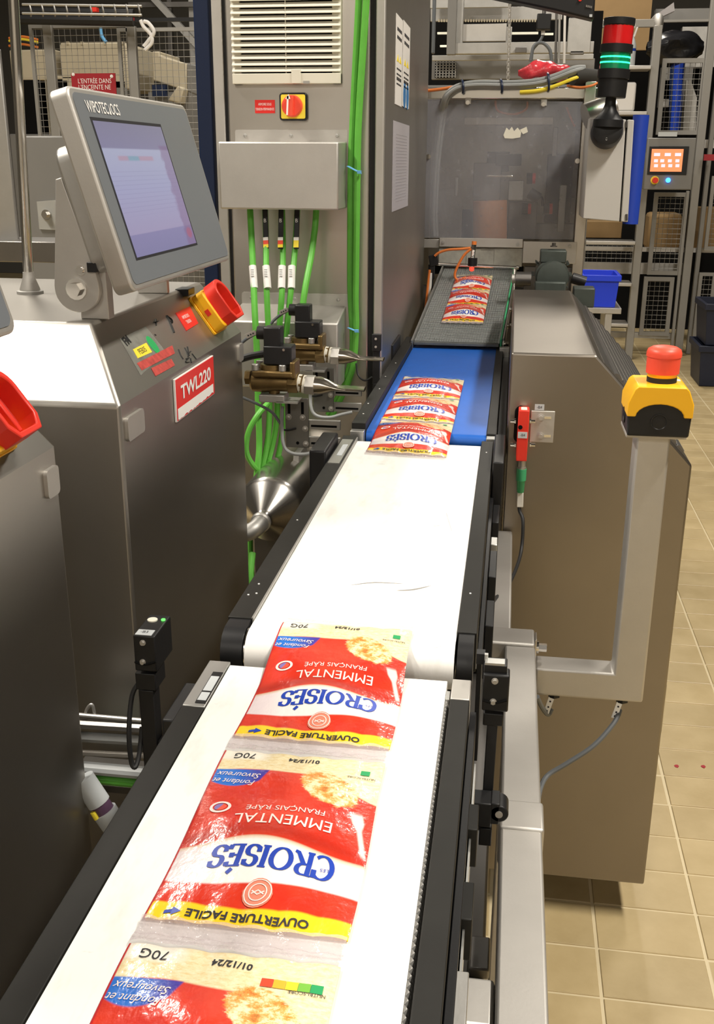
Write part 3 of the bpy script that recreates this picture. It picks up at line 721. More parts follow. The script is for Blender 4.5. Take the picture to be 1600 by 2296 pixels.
# button box
eb = V(((xl2+xr)/2+.001, Ye+.012, ztop+.0045)); hw, hd, hh = .0355, .034, .060
t = thing('emergency_stop', 'red mushroom emergency stop button on yellow and black box', 'emergency stop', eb)
y0 = eb.y-hd
mb = MB(); mb.prism([(eb.x-hw, y0, eb.z), (eb.x+hw, y0, eb.z), (eb.x+hw+.0015, y0, eb.z+.031), (eb.x-hw-.0015, y0, eb.z+.031)], (0, 2*hd, 0)); base_o = mb.build('base_box', 'black', t, .0025)
# yellow cover with arched cut-out front and back
arch = [(eb.x+hw+.002, eb.z+.024), (eb.x+hw+.002, eb.z+.040), (eb.x+hw-.0045, eb.z+.0565), (eb.x+hw-.0085, eb.z+hh), (eb.x-hw+.0085, eb.z+hh), (eb.x-hw+.0045, eb.z+.0565), (eb.x-hw-.002, eb.z+.040), (eb.x-hw-.002, eb.z+.024), (eb.x-hw+.006, eb.z+.024)]
arch += [(eb.x-.0275*math.cos(a), eb.z+.024+.0155*math.sin(a)) for a in [PI*k/12 for k in range(13)]]+[(eb.x+hw-.006, eb.z+.024)]
mb = MB(); mb.prism([(a, y0-.0018, b) for a, b in arch], (0, 2*hd+.0036, 0)); mb.build('cover', 'yellow', t, .0012)
MB().box((eb.x-.029, y0-.0002, eb.z+.022), (eb.x+.029, eb.y+hd, eb.z+.0395)).build('core', 'black', base_o)
c = V((eb.x, y0, eb.z+.018)); MB().lathe(c, (0, -1, 0), [(0, .0100), (.0012, .0100), (.0012, .0086), (.0004, .0080), (.0008, .0)], 28, False).build('knockout', 'black', t)
c = V((eb.x-hw-.0005, eb.y, eb.z+.018)); MB().lathe(c, (-1, 0, 0), [(0, .010), (.0015, .010), (.0015, .007), (.0003, .006)], 24).build('knockout', 'black', t)
bx('sticker', 'white', t, (eb.x+.017, eb.y+.004, eb.z+hh), (eb.x+.026, eb.y+.014, eb.z+hh+.0004))
c = V((eb.x+.003, eb.y, eb.z+hh))
MB().lathe(c, (0, 0, 1), [(0, .0175), (.006, .0175)], 28).build('collar', 'rubber', t)
MB().lathe(c, (0, 0, 1), [(.006, .0170), (.0115, .0180)], 28).build('ring', 'yellow', t)
MB().lathe(c, (0, 0, 1), [(.0105, .0192), (.030, .0195), (.0302, .0204), (.0345, .0204), (.0385, .0190), (.0412, .0145), (.0425, .008), (.0428, .0)], 36, False).build('mushroom_button', 'orange_red', t, ang=50)
# ================================================================== steel housing on the right
Yh = 1.70
hl = .006; A = PY(1145, 789, Yh); B = PY(1337, 798, Yh); C_ = PY(1556, 1044, Yh); D = PY(1439, 1984, Yh)
zt = (A.z+B.z)/2; xB, xC, zC, zD = B.x, (C_.x+D.x)/2, C_.z, D.z
t = thing('steel_housing', 'tall brushed steel machine housing with sloping ribbed shoulder right of blue belt', 'machine housing', (.2, 2.1, zD))
Yb = 2.60
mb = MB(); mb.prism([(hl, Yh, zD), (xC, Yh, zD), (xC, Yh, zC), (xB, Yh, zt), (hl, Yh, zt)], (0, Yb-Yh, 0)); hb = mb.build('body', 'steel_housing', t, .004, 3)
sn = V((zt-zC, 0, xC-xB)).normalized(); sd = V((xC-xB, 0, zC-zt)); sl = sd.length; sd.normalize()
bp = MB(); bp.prism([V((xB, Yh+.012, zt))+sd*.02*1, V((xB, Yb-.01, zt))+sd*.02, V((xB, Yb-.01, zt))+sd*(sl-.012), V((xB, Yh+.012, zt))+sd*(sl-.012)], sn*.0012); bp.build('shoulder_panel', 'steel_dark', hb)
nr = 9
for k in range(nr):
    c = V((xB, 0, zt))+sd*(.055+(sl-.085)*k/(nr-1))+sn*.0012
    mb = MB(); r = .0085
    prof = [c+sd*(r*math.cos(a))+sn*(.005*math.sin(a)) for a in [PI*q/6 for q in range(7)]]
    mb.prism([(p.x, Yh+.016, p.z) for p in prof], (0, Yb-Yh-.04, 0)); rb = mb.build('rib', 'steel_dark', hb)
    hm = MB()
    for j in range(60):
        q = c+sd*.0075+sn*.0026; q.y = Yh+.03+j*.0135
        hm.obox(q, sd*.0028, V((0, .0036, 0)), sn*.0010)
    hm.build('perforations', 'steel_satin', hb, smooth=False, kind='stuff')
a, b = PX(1492, 1598, xC), PX(1482, 1700, xC)
bx('latch', 'steel', t, (xC+.0002, Yh+.03, .40), (xC+.006, Yh+.13, .50), .002)
for x in (hl+.02, xC-.20):
    for y in (Yh+.25, Yb-.08): bx('foot', 'steel_dark', t, (x, y, 0), (x+.04, y+.04, zD+.001), .002)
# slot, plate, screws, labels
ff = FR((0, Yh, 0), (1, 0, 0), (0, 0, 1))
def fx(x, y): p = PY(x, y, Yh); return p.x, p.z
p0 = fx(1150, 992); p1 = fx(1180, 910)
mb = MB(); mb.prism([ff.p(a, b, 0) for a, b in rrect(p0[0], p0[1], p1[0], p1[1], .0105)], (0, -.0012, 0)); mb.build('slot', 'black_hole', t)
p0 = fx(1186, 990); p1 = fx(1244, 922)
plt = bx('switch_plate', 'steel_satin', t, (p0[0], Yh-.003, p0[1]), (p1[0], Yh, p1[1]), .0008)
for x, y in ((1212, 936), (1211, 977)):
    p = PY(x, y, Yh-.003); bolt('bolt', p, (0, -1, 0), .0038, .006, plt, 'steel_satin', False)
    q = PY(x+8, y+.5, Yh-.0032); r = PY(x+23, y+1, Yh-.0032); MB().bar(q, r, .0042, .0006, (0, -1, 0)).build('slot', 'steel_bright', plt)
p0 = fx(1198, 919); p1 = fx(1220, 907)
lb = bx('label', 'label_grey', t, (p0[0], Yh-.0008, p0[1]), (p1[0], Yh, p1[1]))
fr = FR(((p0[0]+p1[0])/2, Yh-.0008, (p0[1]+p1[1])/2), (1, 0, 0), (0, 0, 1)); write(fr, 0, 0, '-B4', .0065, 'ink', lb)
# red safety switch
Yr = Yh-.030
t = thing('safety_switch', 'slim red safety switch with green plug on the steel housing', 'switch', PY(1171, 1035, Yr))
a, b = PY(1156, 1034, Yr), PY(1187, 921, Yr)
sb = MB().prism([(a.x, Yr, a.z), (b.x, Yr, a.z), (b.x, Yr, b.z-.010), (b.x, Yr+.010, b.z), (a.x, Yr+.010, b.z), (a.x, Yr, b.z-.010)], (0, 0, 0))
mb = MB(); mb.box((a.x, Yr, a.z), (b.x, Yr+.0295, b.z)); mb.build('switch_body', 'red', t, .0015)
bx('type_label', 'offwhite', t, (a.x+.004, Yr+.004, b.z), (b.x-.004, Yr+.024, b.z+.0004))
p0, p1 = PY(1160, 982, Yr), PY(1182, 969, Yr)
lb = bx('label', 'label_grey', t, (p0.x, Yr-.0007, p0.z), (p1.x, Yr, p1.z)); fr = FR(((p0.x+p1.x)/2, Yr-.0007, (p0.z+p1.z)/2), (1, 0, 0), (0, 0, 1)); write(fr, 0, 0, '-B4', .0062, 'ink', lb)
p = PY(1166, 958, Yr); MB().cyl(p, p-V((0, .001, 0)), .0036, n=14).build('screw_hole', 'black_hole', t)
for y in (944, 997):
    p = PY(1187, y, Yr+.012); bolt('bolt', p, (1, 0, 0), .0030, .009, t)
    p = PY(1156, y, Yr+.012); bolt('bolt', p, (-1, 0, 0), .0030, .009, t)
p = PY(1170, 1034, Yr+.012); p.z = a.z
MB().lathe(p, (0, 0, -1), [(0, .0062), (.013, .0062), (.013, .0074), (.022, .0074)], 16).build('socket', 'steel_dull', t)
MB().lathe(p-V((0, 0, .016)), (0, 0, -1), [(0, .0085), (.020, .0085), (.022, .0070), (.040, .0062), (.042, .005)], 14).build('plug', 'green', t)
q = p-V((0, 0, .058)); MB().bar(q, q-V((-.001, 0, .026)), .0105, .006, (0, -1, 0)).build('cable_marker', 'white', t, .001)
mb = MB(); mb.tube([q+V((0, 0, .004)), q-V((0, 0, .03)), PY(1172, 1170, Yr), PY(1166, 1245, Yr-.03), PY(1140, 1310, Yr-.16), PY(1105, 1345, Yr-.30), PY(1066, 1364, Yr-.42)], .0030, 8); mb.build('cable', 'rubber', t)
# ================================================================== checkweigher cabinets on the left
XC, CYN, CYF, CZ = -.440, 1.108, 1.667, 1.131
TX, TZ, E1, E2 = -.4986, 1.214, .078, .030
XBACK = -.98
SLP = V((TX-XC, 0, TZ-CZ)).normalized()
SCREEN = bpy.data.materials.new('lit_lilac_touch_screen'); SCREEN.use_nodes = True
def screen_nodes():
    t = NT(SCREEN); b = SCREEN.node_tree.nodes['Principled BSDF']
    uv = t.new('ShaderNodeUVMap'); uv.uv_map = 'print'; sp = t.new('ShaderNodeSeparateXYZ'); t.l.new(uv.outputs[0], sp.inputs[0])
    u, v = sp.outputs[0], sp.outputs[1]
    col = t.ramp(v, [(0, (.30, .28, .52)), (.16, (.33, .30, .56)), (.165, (.48, .42, .66)), (.5, (.50, .50, .76)), (.80, (.55, .57, .78)), (.81, (.32, .30, .48)), (1, (.30, .28, .42))])
    tbl = t.m('MULTIPLY', t.m('MULTIPLY', t.step(v, .30, .01), t.m('SUBTRACT', 1.0, t.step(v, .64, .01))), t.m('GREATER_THAN', t.m('FRACT', t.m('MULTIPLY', v, 30)), .86))
    col = t.mix(t.m('MULTIPLY', tbl, .25), col, (.22, .21, .45, 1))
    bar = t.m('MULTIPLY', t.m('MULTIPLY', t.step(v, .715, .008), t.m('SUBTRACT', 1.0, t.step(v, .75, .008))), t.m('MULTIPLY', t.step(u, .18, .02), t.m('SUBTRACT', 1.0, t.step(u, .70, .02))))
    bc = t.mix(t.m('MULTIPLY', t.step(u, .32, .02), t.m('SUBTRACT', 1.0, t.step(u, .48, .02))), (.62, .32, .42, 1), (.16, .45, .55, 1))
    col = t.mix(t.m('MULTIPLY', bar, .6), col, bc)
    side = t.m('MULTIPLY', t.step(t.m('ADD', u, t.m('MULTIPLY', t.noise(uv.outputs[0], 14, 3), .10)), .91, .02), t.m('SUBTRACT', 1.0, t.step(v, .84, .01)))
    col = t.mix(t.m('MULTIPLY', side, .55), col, (.28, .14, .32, 1))
    dd = t.m('SUBTRACT', 1.0, t.step(t.m('SQRT', t.m('ADD', t.m('POWER', t.m('SUBTRACT', u, .93), 2.0), t.m('POWER', t.m('SUBTRACT', v, .10), 2.0))), .045, .012))
    col = t.mix(t.m('MULTIPLY', dd, .7), col, (.55, .12, .22, 1))
    b.inputs['Base Color'].default_value = (.03, .03, .04, 1); b.inputs['Roughness'].default_value = .3
    t.l.new(col, b.inputs['Emission Color']); b.inputs['Emission Strength'].default_value = .42
screen_nodes()
def uvquad(o, pts, name='print'):
    ul = o.data.uv_layers.new(name=name)
    for pl in o.data.polygons:
        for li in pl.loop_indices: ul.data[li].uv = pts[o.data.loops[li].vertex_index % len(pts)]
def cabinet(dy, label, hmi_label, sw_label, full):
    Yn, Yf = CYN+dy, CYF+dy
    t = thing('checkweigher_cabinet', label, 'cabinet', (-.7, (Yn+Yf)/2, .10))
    mb = MB(); zb = .10
    mb.add([(XC,Yn,zb),(XC,Yf,zb),(XBACK,Yf,zb),(XBACK,Yn,zb),(XC,Yn,CZ),(XC,Yf,CZ),(XBACK,Yf,CZ),(XBACK,Yn,CZ),(TX,Yn+E1,TZ),(TX,Yf-E2,TZ),(XBACK,Yf-E2,TZ),(XBACK,Yn+E1,TZ)],
           [(0,3,2,1),(0,1,5,4),(1,2,6,5),(2,3,7,6),(3,0,4,7),(4,5,9,8),(5,6,10,9),(6,7,11,10),(7,4,8,11),(8,9,10,11)])
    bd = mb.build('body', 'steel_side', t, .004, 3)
    for x in (XC-.06, XBACK+.05):
        for y in (Yn+.06, Yf-.06): MB().cyl((x, y, 0), (x, y, zb+.001), .018, n=12).build('foot', 'steel_dark', t)
    fs = FR((XC, CYN+dy, 0), (0, 1, 0), (0, 0, 1))       # front face, seen from the belt
    def rr(name, m, y0, z0, y1, z1, r, th, par):
        return MB().prism([fs.p(a, b, 0) for a, b in rrect(y0, z0, y1, z1, r)], (th, 0, 0)).build(name, m, par, label=None)
    for ya, yb in ((.012, .068), (.548-.022, .553)):
        rr('latch_plate', 'steel_satin', ya, CZ-.046, yb, CZ-.017, .005, .004, t)
    sf = FR((XC, CYN+dy, CZ), (0, 1, 0), SLP)             # sloping face
    nrm = sf.n if sf.n.x > 0 else -sf.n
    # rotary main switch with lockable red handle
    sx, sy = .462, .0505
    sw = thing('main_switch', sw_label, 'switch', sf.p(sx, sy))
    o = lambda x, y, h: sf.p(sx+x, sy+y, 0)+nrm*h
    MB().prism([o(a, b, 0) for a, b in rrect(-.034, -.034, .034, .034, .004)], nrm*.004).build('base_plate', 'yellow', sw, .0008)
    MB().prism([o(a, b, .004) for a, b in rrect(-.0325, -.0325, .0325, .0325, .008)], nrm*.020).build('collar', 'yellow', sw, .002)
    oc = MB(); ring_o = [(-.029, -.020)]+[(.0285*math.cos(a)-.0, .012+.0235*math.sin(a)) for a in [PI-PI*k/14 for k in range(15)]]+[(.029, -.020), (.020, -.033), (-.020, -.033)]
    ring_i = [(a*.82, b*.82-.0005) for a, b in ring_o]; n = len(ring_o); h0, h1 = .022, .044
    vs = [o(a, b, h0) for a, b in ring_o]+[o(a, b, h1) for a, b in ring_o]+[o(a, b, h1) for a, b in ring_i]+[o(a, b, h0+.002) for a, b in ring_i]
    fc = []
    for k in range(n):
        j = (k+1) % n; fc += [(k, j, n+j, n+k), (n+k, n+j, 2*n+j, 2*n+k), (2*n+k, 2*n+j, 3*n+j, 3*n+k)]
    fc += [tuple(range(3*n, 4*n)), tuple(range(n))[::-1]]
    oc.add(vs, fc); hnd = oc.build('handle', 'red', sw, .0012, fix=True)
    MB().obox(o(.004, -.003, .028), sf.u*.0030, SLP*.023, nrm*.006).build('handle_bar', 'red', hnd, .001)
    MB().prism([o(-.0335, -.006, .010), o(-.0335, .004, .010), o(-.0335, .004, .017), o(-.0335, -.006, .017)], -sf.u*.0008).build('lock_hole', 'red', sw)
    if full:
        bx('rail_clip', 'black', t, o(-.045, .040, 0)-V((.012, 0, 0)), o(-.012, .046, .010)+V((.004, 0, 0)), .001)
        # painted stickers and marker pen on the slope
        def quad(name, m, pts, th=.0006, par=None):
            P = [on(x, y, sf) for x, y in pts]
            return MB().prism([sf.p(a, b)+nrm*.0002 for a, b in P], nrm*th).build(name, m, par or t, smooth=False)
        def textq(px, py, txt, size, m, par, rot=0.0, xs=1.0, h=.0010, bold=0.0):
            a, b = on(px, py, sf); vs, fcs = letters(txt, size, xs=xs, bold=bold)
            c, s_ = math.cos(rot), math.sin(rot)
            return MB().add([sf.p(a+x*c-y*s_, b+x*s_+y*c)+nrm*h for x, y in vs], fcs).build('lettering', m, par, smooth=False)
        clear = mat('clear_grimy_tape', (.30, .30, .27), .25, 0, .6, vary=.4, vscale=60, alpha=.55)
        quad('tape', clear, [(268, 760), (326, 732), (372, 790), (315, 842)], .0003)
        q = quad('sticker', 'yellow_sign', [(297, 784), (327, 769), (340, 790), (308, 804)]); textq(318, 787, 'PEB05', .011, 'ink', q, 0, .95)
        MB().prism([sf.p(on(342, 774, sf)[0]+.011*math.cos(k*PI/8), on(342, 774, sf)[1]+.014*math.sin(k*PI/8))+nrm*.0004 for k in range(16)], nrm*.0004).build('sticker', mat('green_sticker', (.02, .36, .10), .5), t, smooth=False)
        worn = mat('worn_red_sticker', (.46, .06, .05), .6, vary=.6, vscale=90)
        quad('sticker', worn, [(306, 815), (385, 775), (391, 793), (317, 831)]); quad('sticker', worn, [(338, 826), (383, 805), (391, 820), (348, 844)])
        q = quad('sticker', 'red_sign', [(393, 702), (424, 688), (443, 726), (417, 742)], .0012)
        textq(414, 711, 'ARMOIRE SOUS', .0075, 'ink_white', q, 0, .6, h=.0018); textq(421, 722, 'TENSION', .0075, 'ink_white', q, 0, .7, h=.0018)
        textq(283, 765, 'FM', .016, 'ink_black', t, .12, 1.0, bold=.0006)
        mk = [[(373, 708), (380, 724), (389, 746)], [(374, 709), (383, 716), (386, 724), (379, 722)], [(348, 716), (349, 730)], [(344, 722), (354, 720)], [(399, 784), (404, 797), (410, 806)], [(413, 780), (418, 790), (421, 800)], [(419, 778), (423, 798)], [(416, 805), (423, 802), (415, 812), (424, 812)], [(426, 804), (428, 814)], [(430, 793), (440, 806)], [(346, 750), (349, 752)], [(420, 793), (427, 788)]]
        for k, pth in enumerate(mk):
            MB().tube([sf.p(*on(x, y, sf))+nrm*.0005 for x, y in pth], .0022 if k < 2 else .0013, 6, 3, flat=.4).build('marker_stroke', 'ink_black', t)
        # TWL sign on the front face
        P = [PX(387, 850, XC), PX(474, 796, XC), PX(475, 886, XC), PX(390, 945, XC)]
        y0, y1 = (P[0].y+P[3].y)/2, (P[1].y+P[2].y)/2; z1, z0 = (P[0].z+P[1].z)/2, (P[2].z+P[3].z)/2
        sg = thing('sign_plate', 'red sign reading TWL220 on the front of the steel cabinet', 'sign', (XC, (y0+y1)/2, z0))
        bx('plate', 'white', sg, (XC+.0005, y0, z0), (XC+.0035, y1, z1), .0004)
        bx('red_field', 'red_sign', sg, (XC+.0035, y0+.0015, z0+.0012), (XC+.0039, y1-.0015, z1-.0012))
        fr = FR((XC+.0040, (y0+y1)/2, (z0+z1)/2), (0, 1, 0), (0, 0, 1))
        Wd, Hd = y1-y0, z1-z0
        write(fr, 0, Hd*.10, 'TWL220', Hd*.46, 'ink_white', sg, xs=Wd*.74/(Hd*.46*3.45), bold=.0007)
        st = MB(); rng = random.Random(3); xs_ = [-Wd*.48+Wd*.93*k/26 for k in range(27)]
        up = [(x, -Hd*.20) for x in xs_]; lo = [(x, -Hd*.40-Hd*.05*rng.random()-Hd*.04*(1-k/26)) for k, x in enumerate(xs_)]
        for k in range(26): st.poly([fr.p(*up[k], .0004), fr.p(*lo[k], .0004), fr.p(*lo[k+1], .0004), fr.p(*up[k+1], .0004)])
        st.build('torn_paper_strip', 'white', sg, smooth=False)
    # ---- HMI
    hy = dy if full else dy+.016
    yn, yf = 1.15+hy, 1.577+hy; bb = V((-.4295, 0, 1.2563)); tt = V((-.4920, 0, 1.4780))
    upv = (tt-bb).normalized(); ht = (tt-bb).length; wd = yf-yn
    h = thing('touch_panel', hmi_label, 'touch screen', (-.50, (yn+yf)/2, TZ))
    fr = FR(bb+V((0, yn, 0)), (0, 1, 0), upv); nn = fr.n if fr.n.x > 0 else -fr.n
    P = lambda a, b, k: fr.p(a, b)+nn*k
    MB().prism([P(a, b, -.024) for a, b in rrect(0, 0, wd, ht, .012, 6)], nn*.024).build('frame', 'steel_satin', h, .003, 3)
    MB().prism([P(a, b, 0) for a, b in rrect(.007, .007, wd-.007, ht-.007, .010, 6)], nn*.0008).build('overlay', 'hmi_grey', h)
    MB().prism([P(a, b, -.062) for a, b in rrect(.05, .03, wd-.05, ht-.05, .02, 5)], nn*.040).build('rear_box', 'steel_dull', h, .004)
    k = (yn-1.15)
    x0, x1, w0, w1 = .0405, .2790, .0360, .1935
    MB().prism([P(x0-.004, w0-.003, .0008), P(x1+.004, w0-.003, .0008), P(x1+.004, w1+.004, .0008), P(x0-.004, w1+.004, .0008)], nn*.0003).build('screen_border', 'ink', h, smooth=False)
    so = MB(); so.poly([P(x0, w0, .0014), P(x1, w0, .0014), P(x1, w1, .0014), P(x0, w1, .0014)]); so = so.build('screen', SCREEN, h, smooth=False); uvquad(so, [(0, 0), (1, 0), (1, 1), (0, 1)])
    if full: 
        f2 = FR(P(0, 0, .0010), (0, 1, 0), upv)
        f2.n = nn
        write(f2, .0680, .2085, 'WIPOTEC', .0185, 'ink_white', h, bold=.0002, fit=.066); write(f2, .1235, .2085, 'OCS', .0185, 'ink_white', h, bold=.0002, fit=.028)
        MB().poly([f2.p(.1025, .2025, .0006), f2.p(.1080, .2025, .0006), f2.p(.1062, .2150, .0006)]).build('logo_mark', 'ink_white', h, smooth=False)
    # bracket: a round-ended cheek with bolt, and the seat it turns on
    yk = 1.205+dy
    pc = PY(172, 648, 1.205); pc.y = yk; R = .0285
    tl = PY(124, 402, 1.205); tr = PY(137, 398, 1.205); sh = PY(206, 588, 1.205)
    out = [(tl.x, tl.z), (pc.x-R, pc.z+.004)]+[(pc.x+R*math.cos(a), pc.z+R*math.sin(a)) for a in [PI+PI*q/16 for q in range(17)]]+[(pc.x+R*.985, pc.z+.008), (sh.x, sh.z), (tr.x, tr.z)]
    MB().prism([(a, yk, b) for a, b in out], (0, .010, 0)).build('bracket_arm', 'steel_satin', h, .001)
    bx('bracket_seat', 'steel_satin', h, (pc.x-.002, yk+.0105, TZ), (pc.x+.034, yk+.030, pc.z+.026), .001)
    bolt('bolt', (pc.x, yk, pc.z), (0, -1, 0), .0085, .010, h); q = PY(181, 606, 1.205); bolt('screw', (q.x, yk, q.z), (0, -1, 0), .0042, .004, h, 'steel_bright', False)
    bx('bracket_arm', 'steel_satin', h, (pc.x-.024, yf-.10, TZ), (pc.x+.022, yf-.088, 1.33), .002)
    bx('rest_block', 'black', h, (-.506, yk-.004, 1.272), (-.494, yk+.012, 1.284), .001)
    return t
cabinet(0.0, 'brushed steel cabinet with sloping stickered top under the lilac touch screen', 'grey framed touch screen lettered WIPOTEC OCS tilted on steel bracket', 'yellow rotary main switch with hollow red handle beside small red sticker', True)
cabinet(-.735, 'nearest steel cabinet at the left edge of the picture, cut off by the frame', 'slate grey screen corner at the far left edge above nearest cabinet', 'red main switch handle cut off at the left edge on nearest cabinet', False)
# ---- things in the gap between cabinet and belt
t = thing('cable_tray', 'low tray of grey and green cables behind the nearest steel cabinet', 'cable tray', (-.36, 1.03, .70))
def gx(x, y, Y): return PY(x, y, Y)
Yt = 1.03
for (ya, yb, mm, r) in ((1605, 1618, 'steel_dull', .003), (1652, 1660, 'grey_cable', .0075), (1690, 1695, 'steel_satin', .0035), (1722, 1735, 'label_grey', .008), (1745, 1760, 'green_cable', .006), (1628, 1636, 'steel_dark', .008)):
    p0, p1 = gx(150, ya-4, Yt), gx(345, yb, Yt-.01); MB().cyl(p0, p1, r, n=10).build('cable' if 'cable' in mm else 'tray_wire', mm, t)
MB().tube([gx(190, 1610, Yt), gx(195, 1590, Yt), gx(206, 1580, Yt), gx(212, 1600, Yt)], .002, 8).build('tray_wire', 'steel_dull', t)
bx('tray_floor', 'steel_dark', t, gx(150, 1768, Yt), gx(340, 1762, Yt)+V((0, .06, -.006)))
bx('tray_support', 'steel_dark', t, (-.40, 1.05, .0), (-.37, 1.08, gx(200, 1768, Yt).z-.004))
Yc = .93
t = thing('grey_conduit', 'grey plastic conduit with yellow and violet rings low beside nearest cabinet', 'conduit', gx(240, 1860, Yc))
MB().cyl(gx(185, 1745, Yc), gx(222, 1800, Yc), .013, n=16).build('sleeve', 'label_grey', t)
MB().cyl(gx(222, 1800, Yc), gx(234, 1818, Yc), .0115, n=16).build('core', mat('violet_core', (.10, .05, .10), .5), t)
MB().cyl(gx(217, 1807, Yc)-V((0, .012, 0)), gx(226, 1822, Yc)-V((0, .012, 0)), .003, n=10).build('ring', 'yellow_sign', t)
MB().cyl(gx(234, 1818, Yc), gx(290, 1900, Yc), .014, n=16).build('sleeve', 'label_grey', t)
# ================================================================== tall electrical cabinet
YC, XF, YC2 = 2.10, -.258, 3.10
def cp(x, y, Y=YC): return PY(x, y, Y)
t = thing('electrical_cabinet', 'tall stainless electrical cabinet with ventilation grille and green cables', 'cabinet', (-.43, 2.6, 0))
xg0 = cp(508, 300).x; xd1 = cp(829, 350).x; xl = cp(478, 100).x
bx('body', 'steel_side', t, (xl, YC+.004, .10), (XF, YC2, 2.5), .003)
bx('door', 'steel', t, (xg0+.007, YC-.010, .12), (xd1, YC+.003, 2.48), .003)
bx('frame_strip', 'steel_satin', t, (xl, YC-.008, .12), (xg0, YC+.003, 2.48), .002)
bx('seal', 'rubber', t, (xg0+.0006, YC-.004, .12), (xg0+.0064, YC+.003, 2.48))
bx('seal', 'rubber', t, (xd1+.0005, YC-.004, .12), (xd1+.0105, YC+.003, 2.48))
bx('frame_strip', 'steel_satin', t, (xd1+.011, YC-.012, .12), (XF+.001, YC+.003, 2.48), .002)
bx('plinth', 'steel_dark', t, (xl+.02, YC+.03, 0), (XF-.02, YC2-.02, .099))
YD = YC-.010
# ventilation grille
g = thing('ventilation_grille', 'ivory slatted ventilation grille on the tall cabinet door', 'grille', cp(645, 190, YD))
gx0, gx1 = cp(524, 150, YD).x, cp(766, 150, YD).x; gz0 = cp(640, 189, YD).z; gz1 = gz0+.245
bx('backing', 'black_hole', g, (gx0+.004, YD-.004, gz0+.006), (gx1-.004, YD, gz1-.004))
for a, b in ((gx0, gx0+.017), (gx1-.017, gx1)): bx('side_frame', 'offwhite', g, (a, YD-.010, gz0), (b, YD, gz1), .001)
bx('lower_frame', 'offwhite', g, (gx0, YD-.0145, gz0), (gx1, YD, gz0+.0185), .001)
bx('upper_frame', 'offwhite', g, (gx0, YD-.012, gz1-.012), (gx1, YD, gz1), .001)
nsl = 19; sp = .01118
for k in range(nsl):
    z = gz0+.0215+k*sp
    MB().prism([(gx0, YD-.0085, z+.0088), (gx0, YD-.0150, z+.0010), (gx0, YD-.0150, z-.0006), (gx0, YD-.0140, z-.0006), (gx0, YD-.0070, z+.0076)], (gx1-gx0, 0, 0)).build('slat', 'offwhite', g, .0003, 1)
bx('slat_tie', 'offwhite', g, ((gx0+gx1)/2-.0006, YD-.0135, gz0+.015), ((gx0+gx1)/2+.0006, YD-.008, gz1-.01))
xc = cp(667, 175, YD).x; bx('clip', 'offwhite', g, (xc-.009, YD-.0165, gz0), (xc+.009, YD-.004, gz0+.0255), .001)
xc = cp(690, 187, YD).x; bx('catch', 'steel_dull', g, (xc-.006, YD-.0160, gz0), (xc+.006, YD-.0140, gz0+.005))
# rotary switch and red label
a, b = cp(629, 271, YD), cp(690, 208, YD); c = (a+b)/2; hw, hh = (b.x-a.x)/2, (b.z-a.z)/2
s = thing('rotary_switch', 'red rotary switch on yellow square plate below the grille', 'switch', c)
fr = FR((c.x, YD, c.z), (1, 0, 0), (0, 0, 1))
MB().prism([fr.p(x, z) for x, z in rrect(-hw, -hh, hw, hh, .006)], (0, -.010, 0)).build('base', 'black', s, .002)
MB().prism([fr.p(x, z, .010) for x, z in rrect(-hw+.0035, -hh+.0035, hw-.0035, hh-.0035, .003)], (0, -.001, 0)).build('plate', mat('lemon_plate', (.88, .74, .06), .4), s)
kc = V((c.x-.001, YD-.011, c.z+.001)); MB().lathe(kc, (0, -1, 0), [(0, .0200), (.009, .0195), (.012, .018)], 30).build('knob', 'orange_red', s)
MB().obox(kc+V((0, -.017, 0)), V((.0052, 0, 0)), V((0, .006, 0)), V((.001, 0, .0185))).build('grip', 'orange_red', s, .001)
MB().obox(kc+V((-.005, -.0236, 0)), V((.0016, 0, 0)), V((0, .0006, 0)), V((.001, 0, .0170))).build('pointer', 'white', s)
MB().prism([kc+V((-.0092, -.0236, .0115)), kc+V((.0012, -.0236, .0115)), kc+V((-.0025, -.0236, .0200))], (0, -.0006, 0)).build('pointer', 'white', s)
a, b = cp(572, 254, YD), cp(616, 224, YD)
s = thing('red_label', 'small red label with white print left of the rotary switch', 'label', (a+b)/2)
bx('plate', 'red_sign', s, (a.x, YD-.0012, a.z), (b.x, YD, b.z)); fr = FR((0, YD-.0012, 0), (1, 0, 0), (0, 0, 1)); m_ = (a+b)/2
write(fr, m_.x, m_.z+.004, 'ARMOIRE SOUS', .0066, 'ink_white', s, fit=.026); write(fr, m_.x, m_.z-.005, 'TENSION PERMANENTE', .0066, 'ink_white', s, fit=.037)
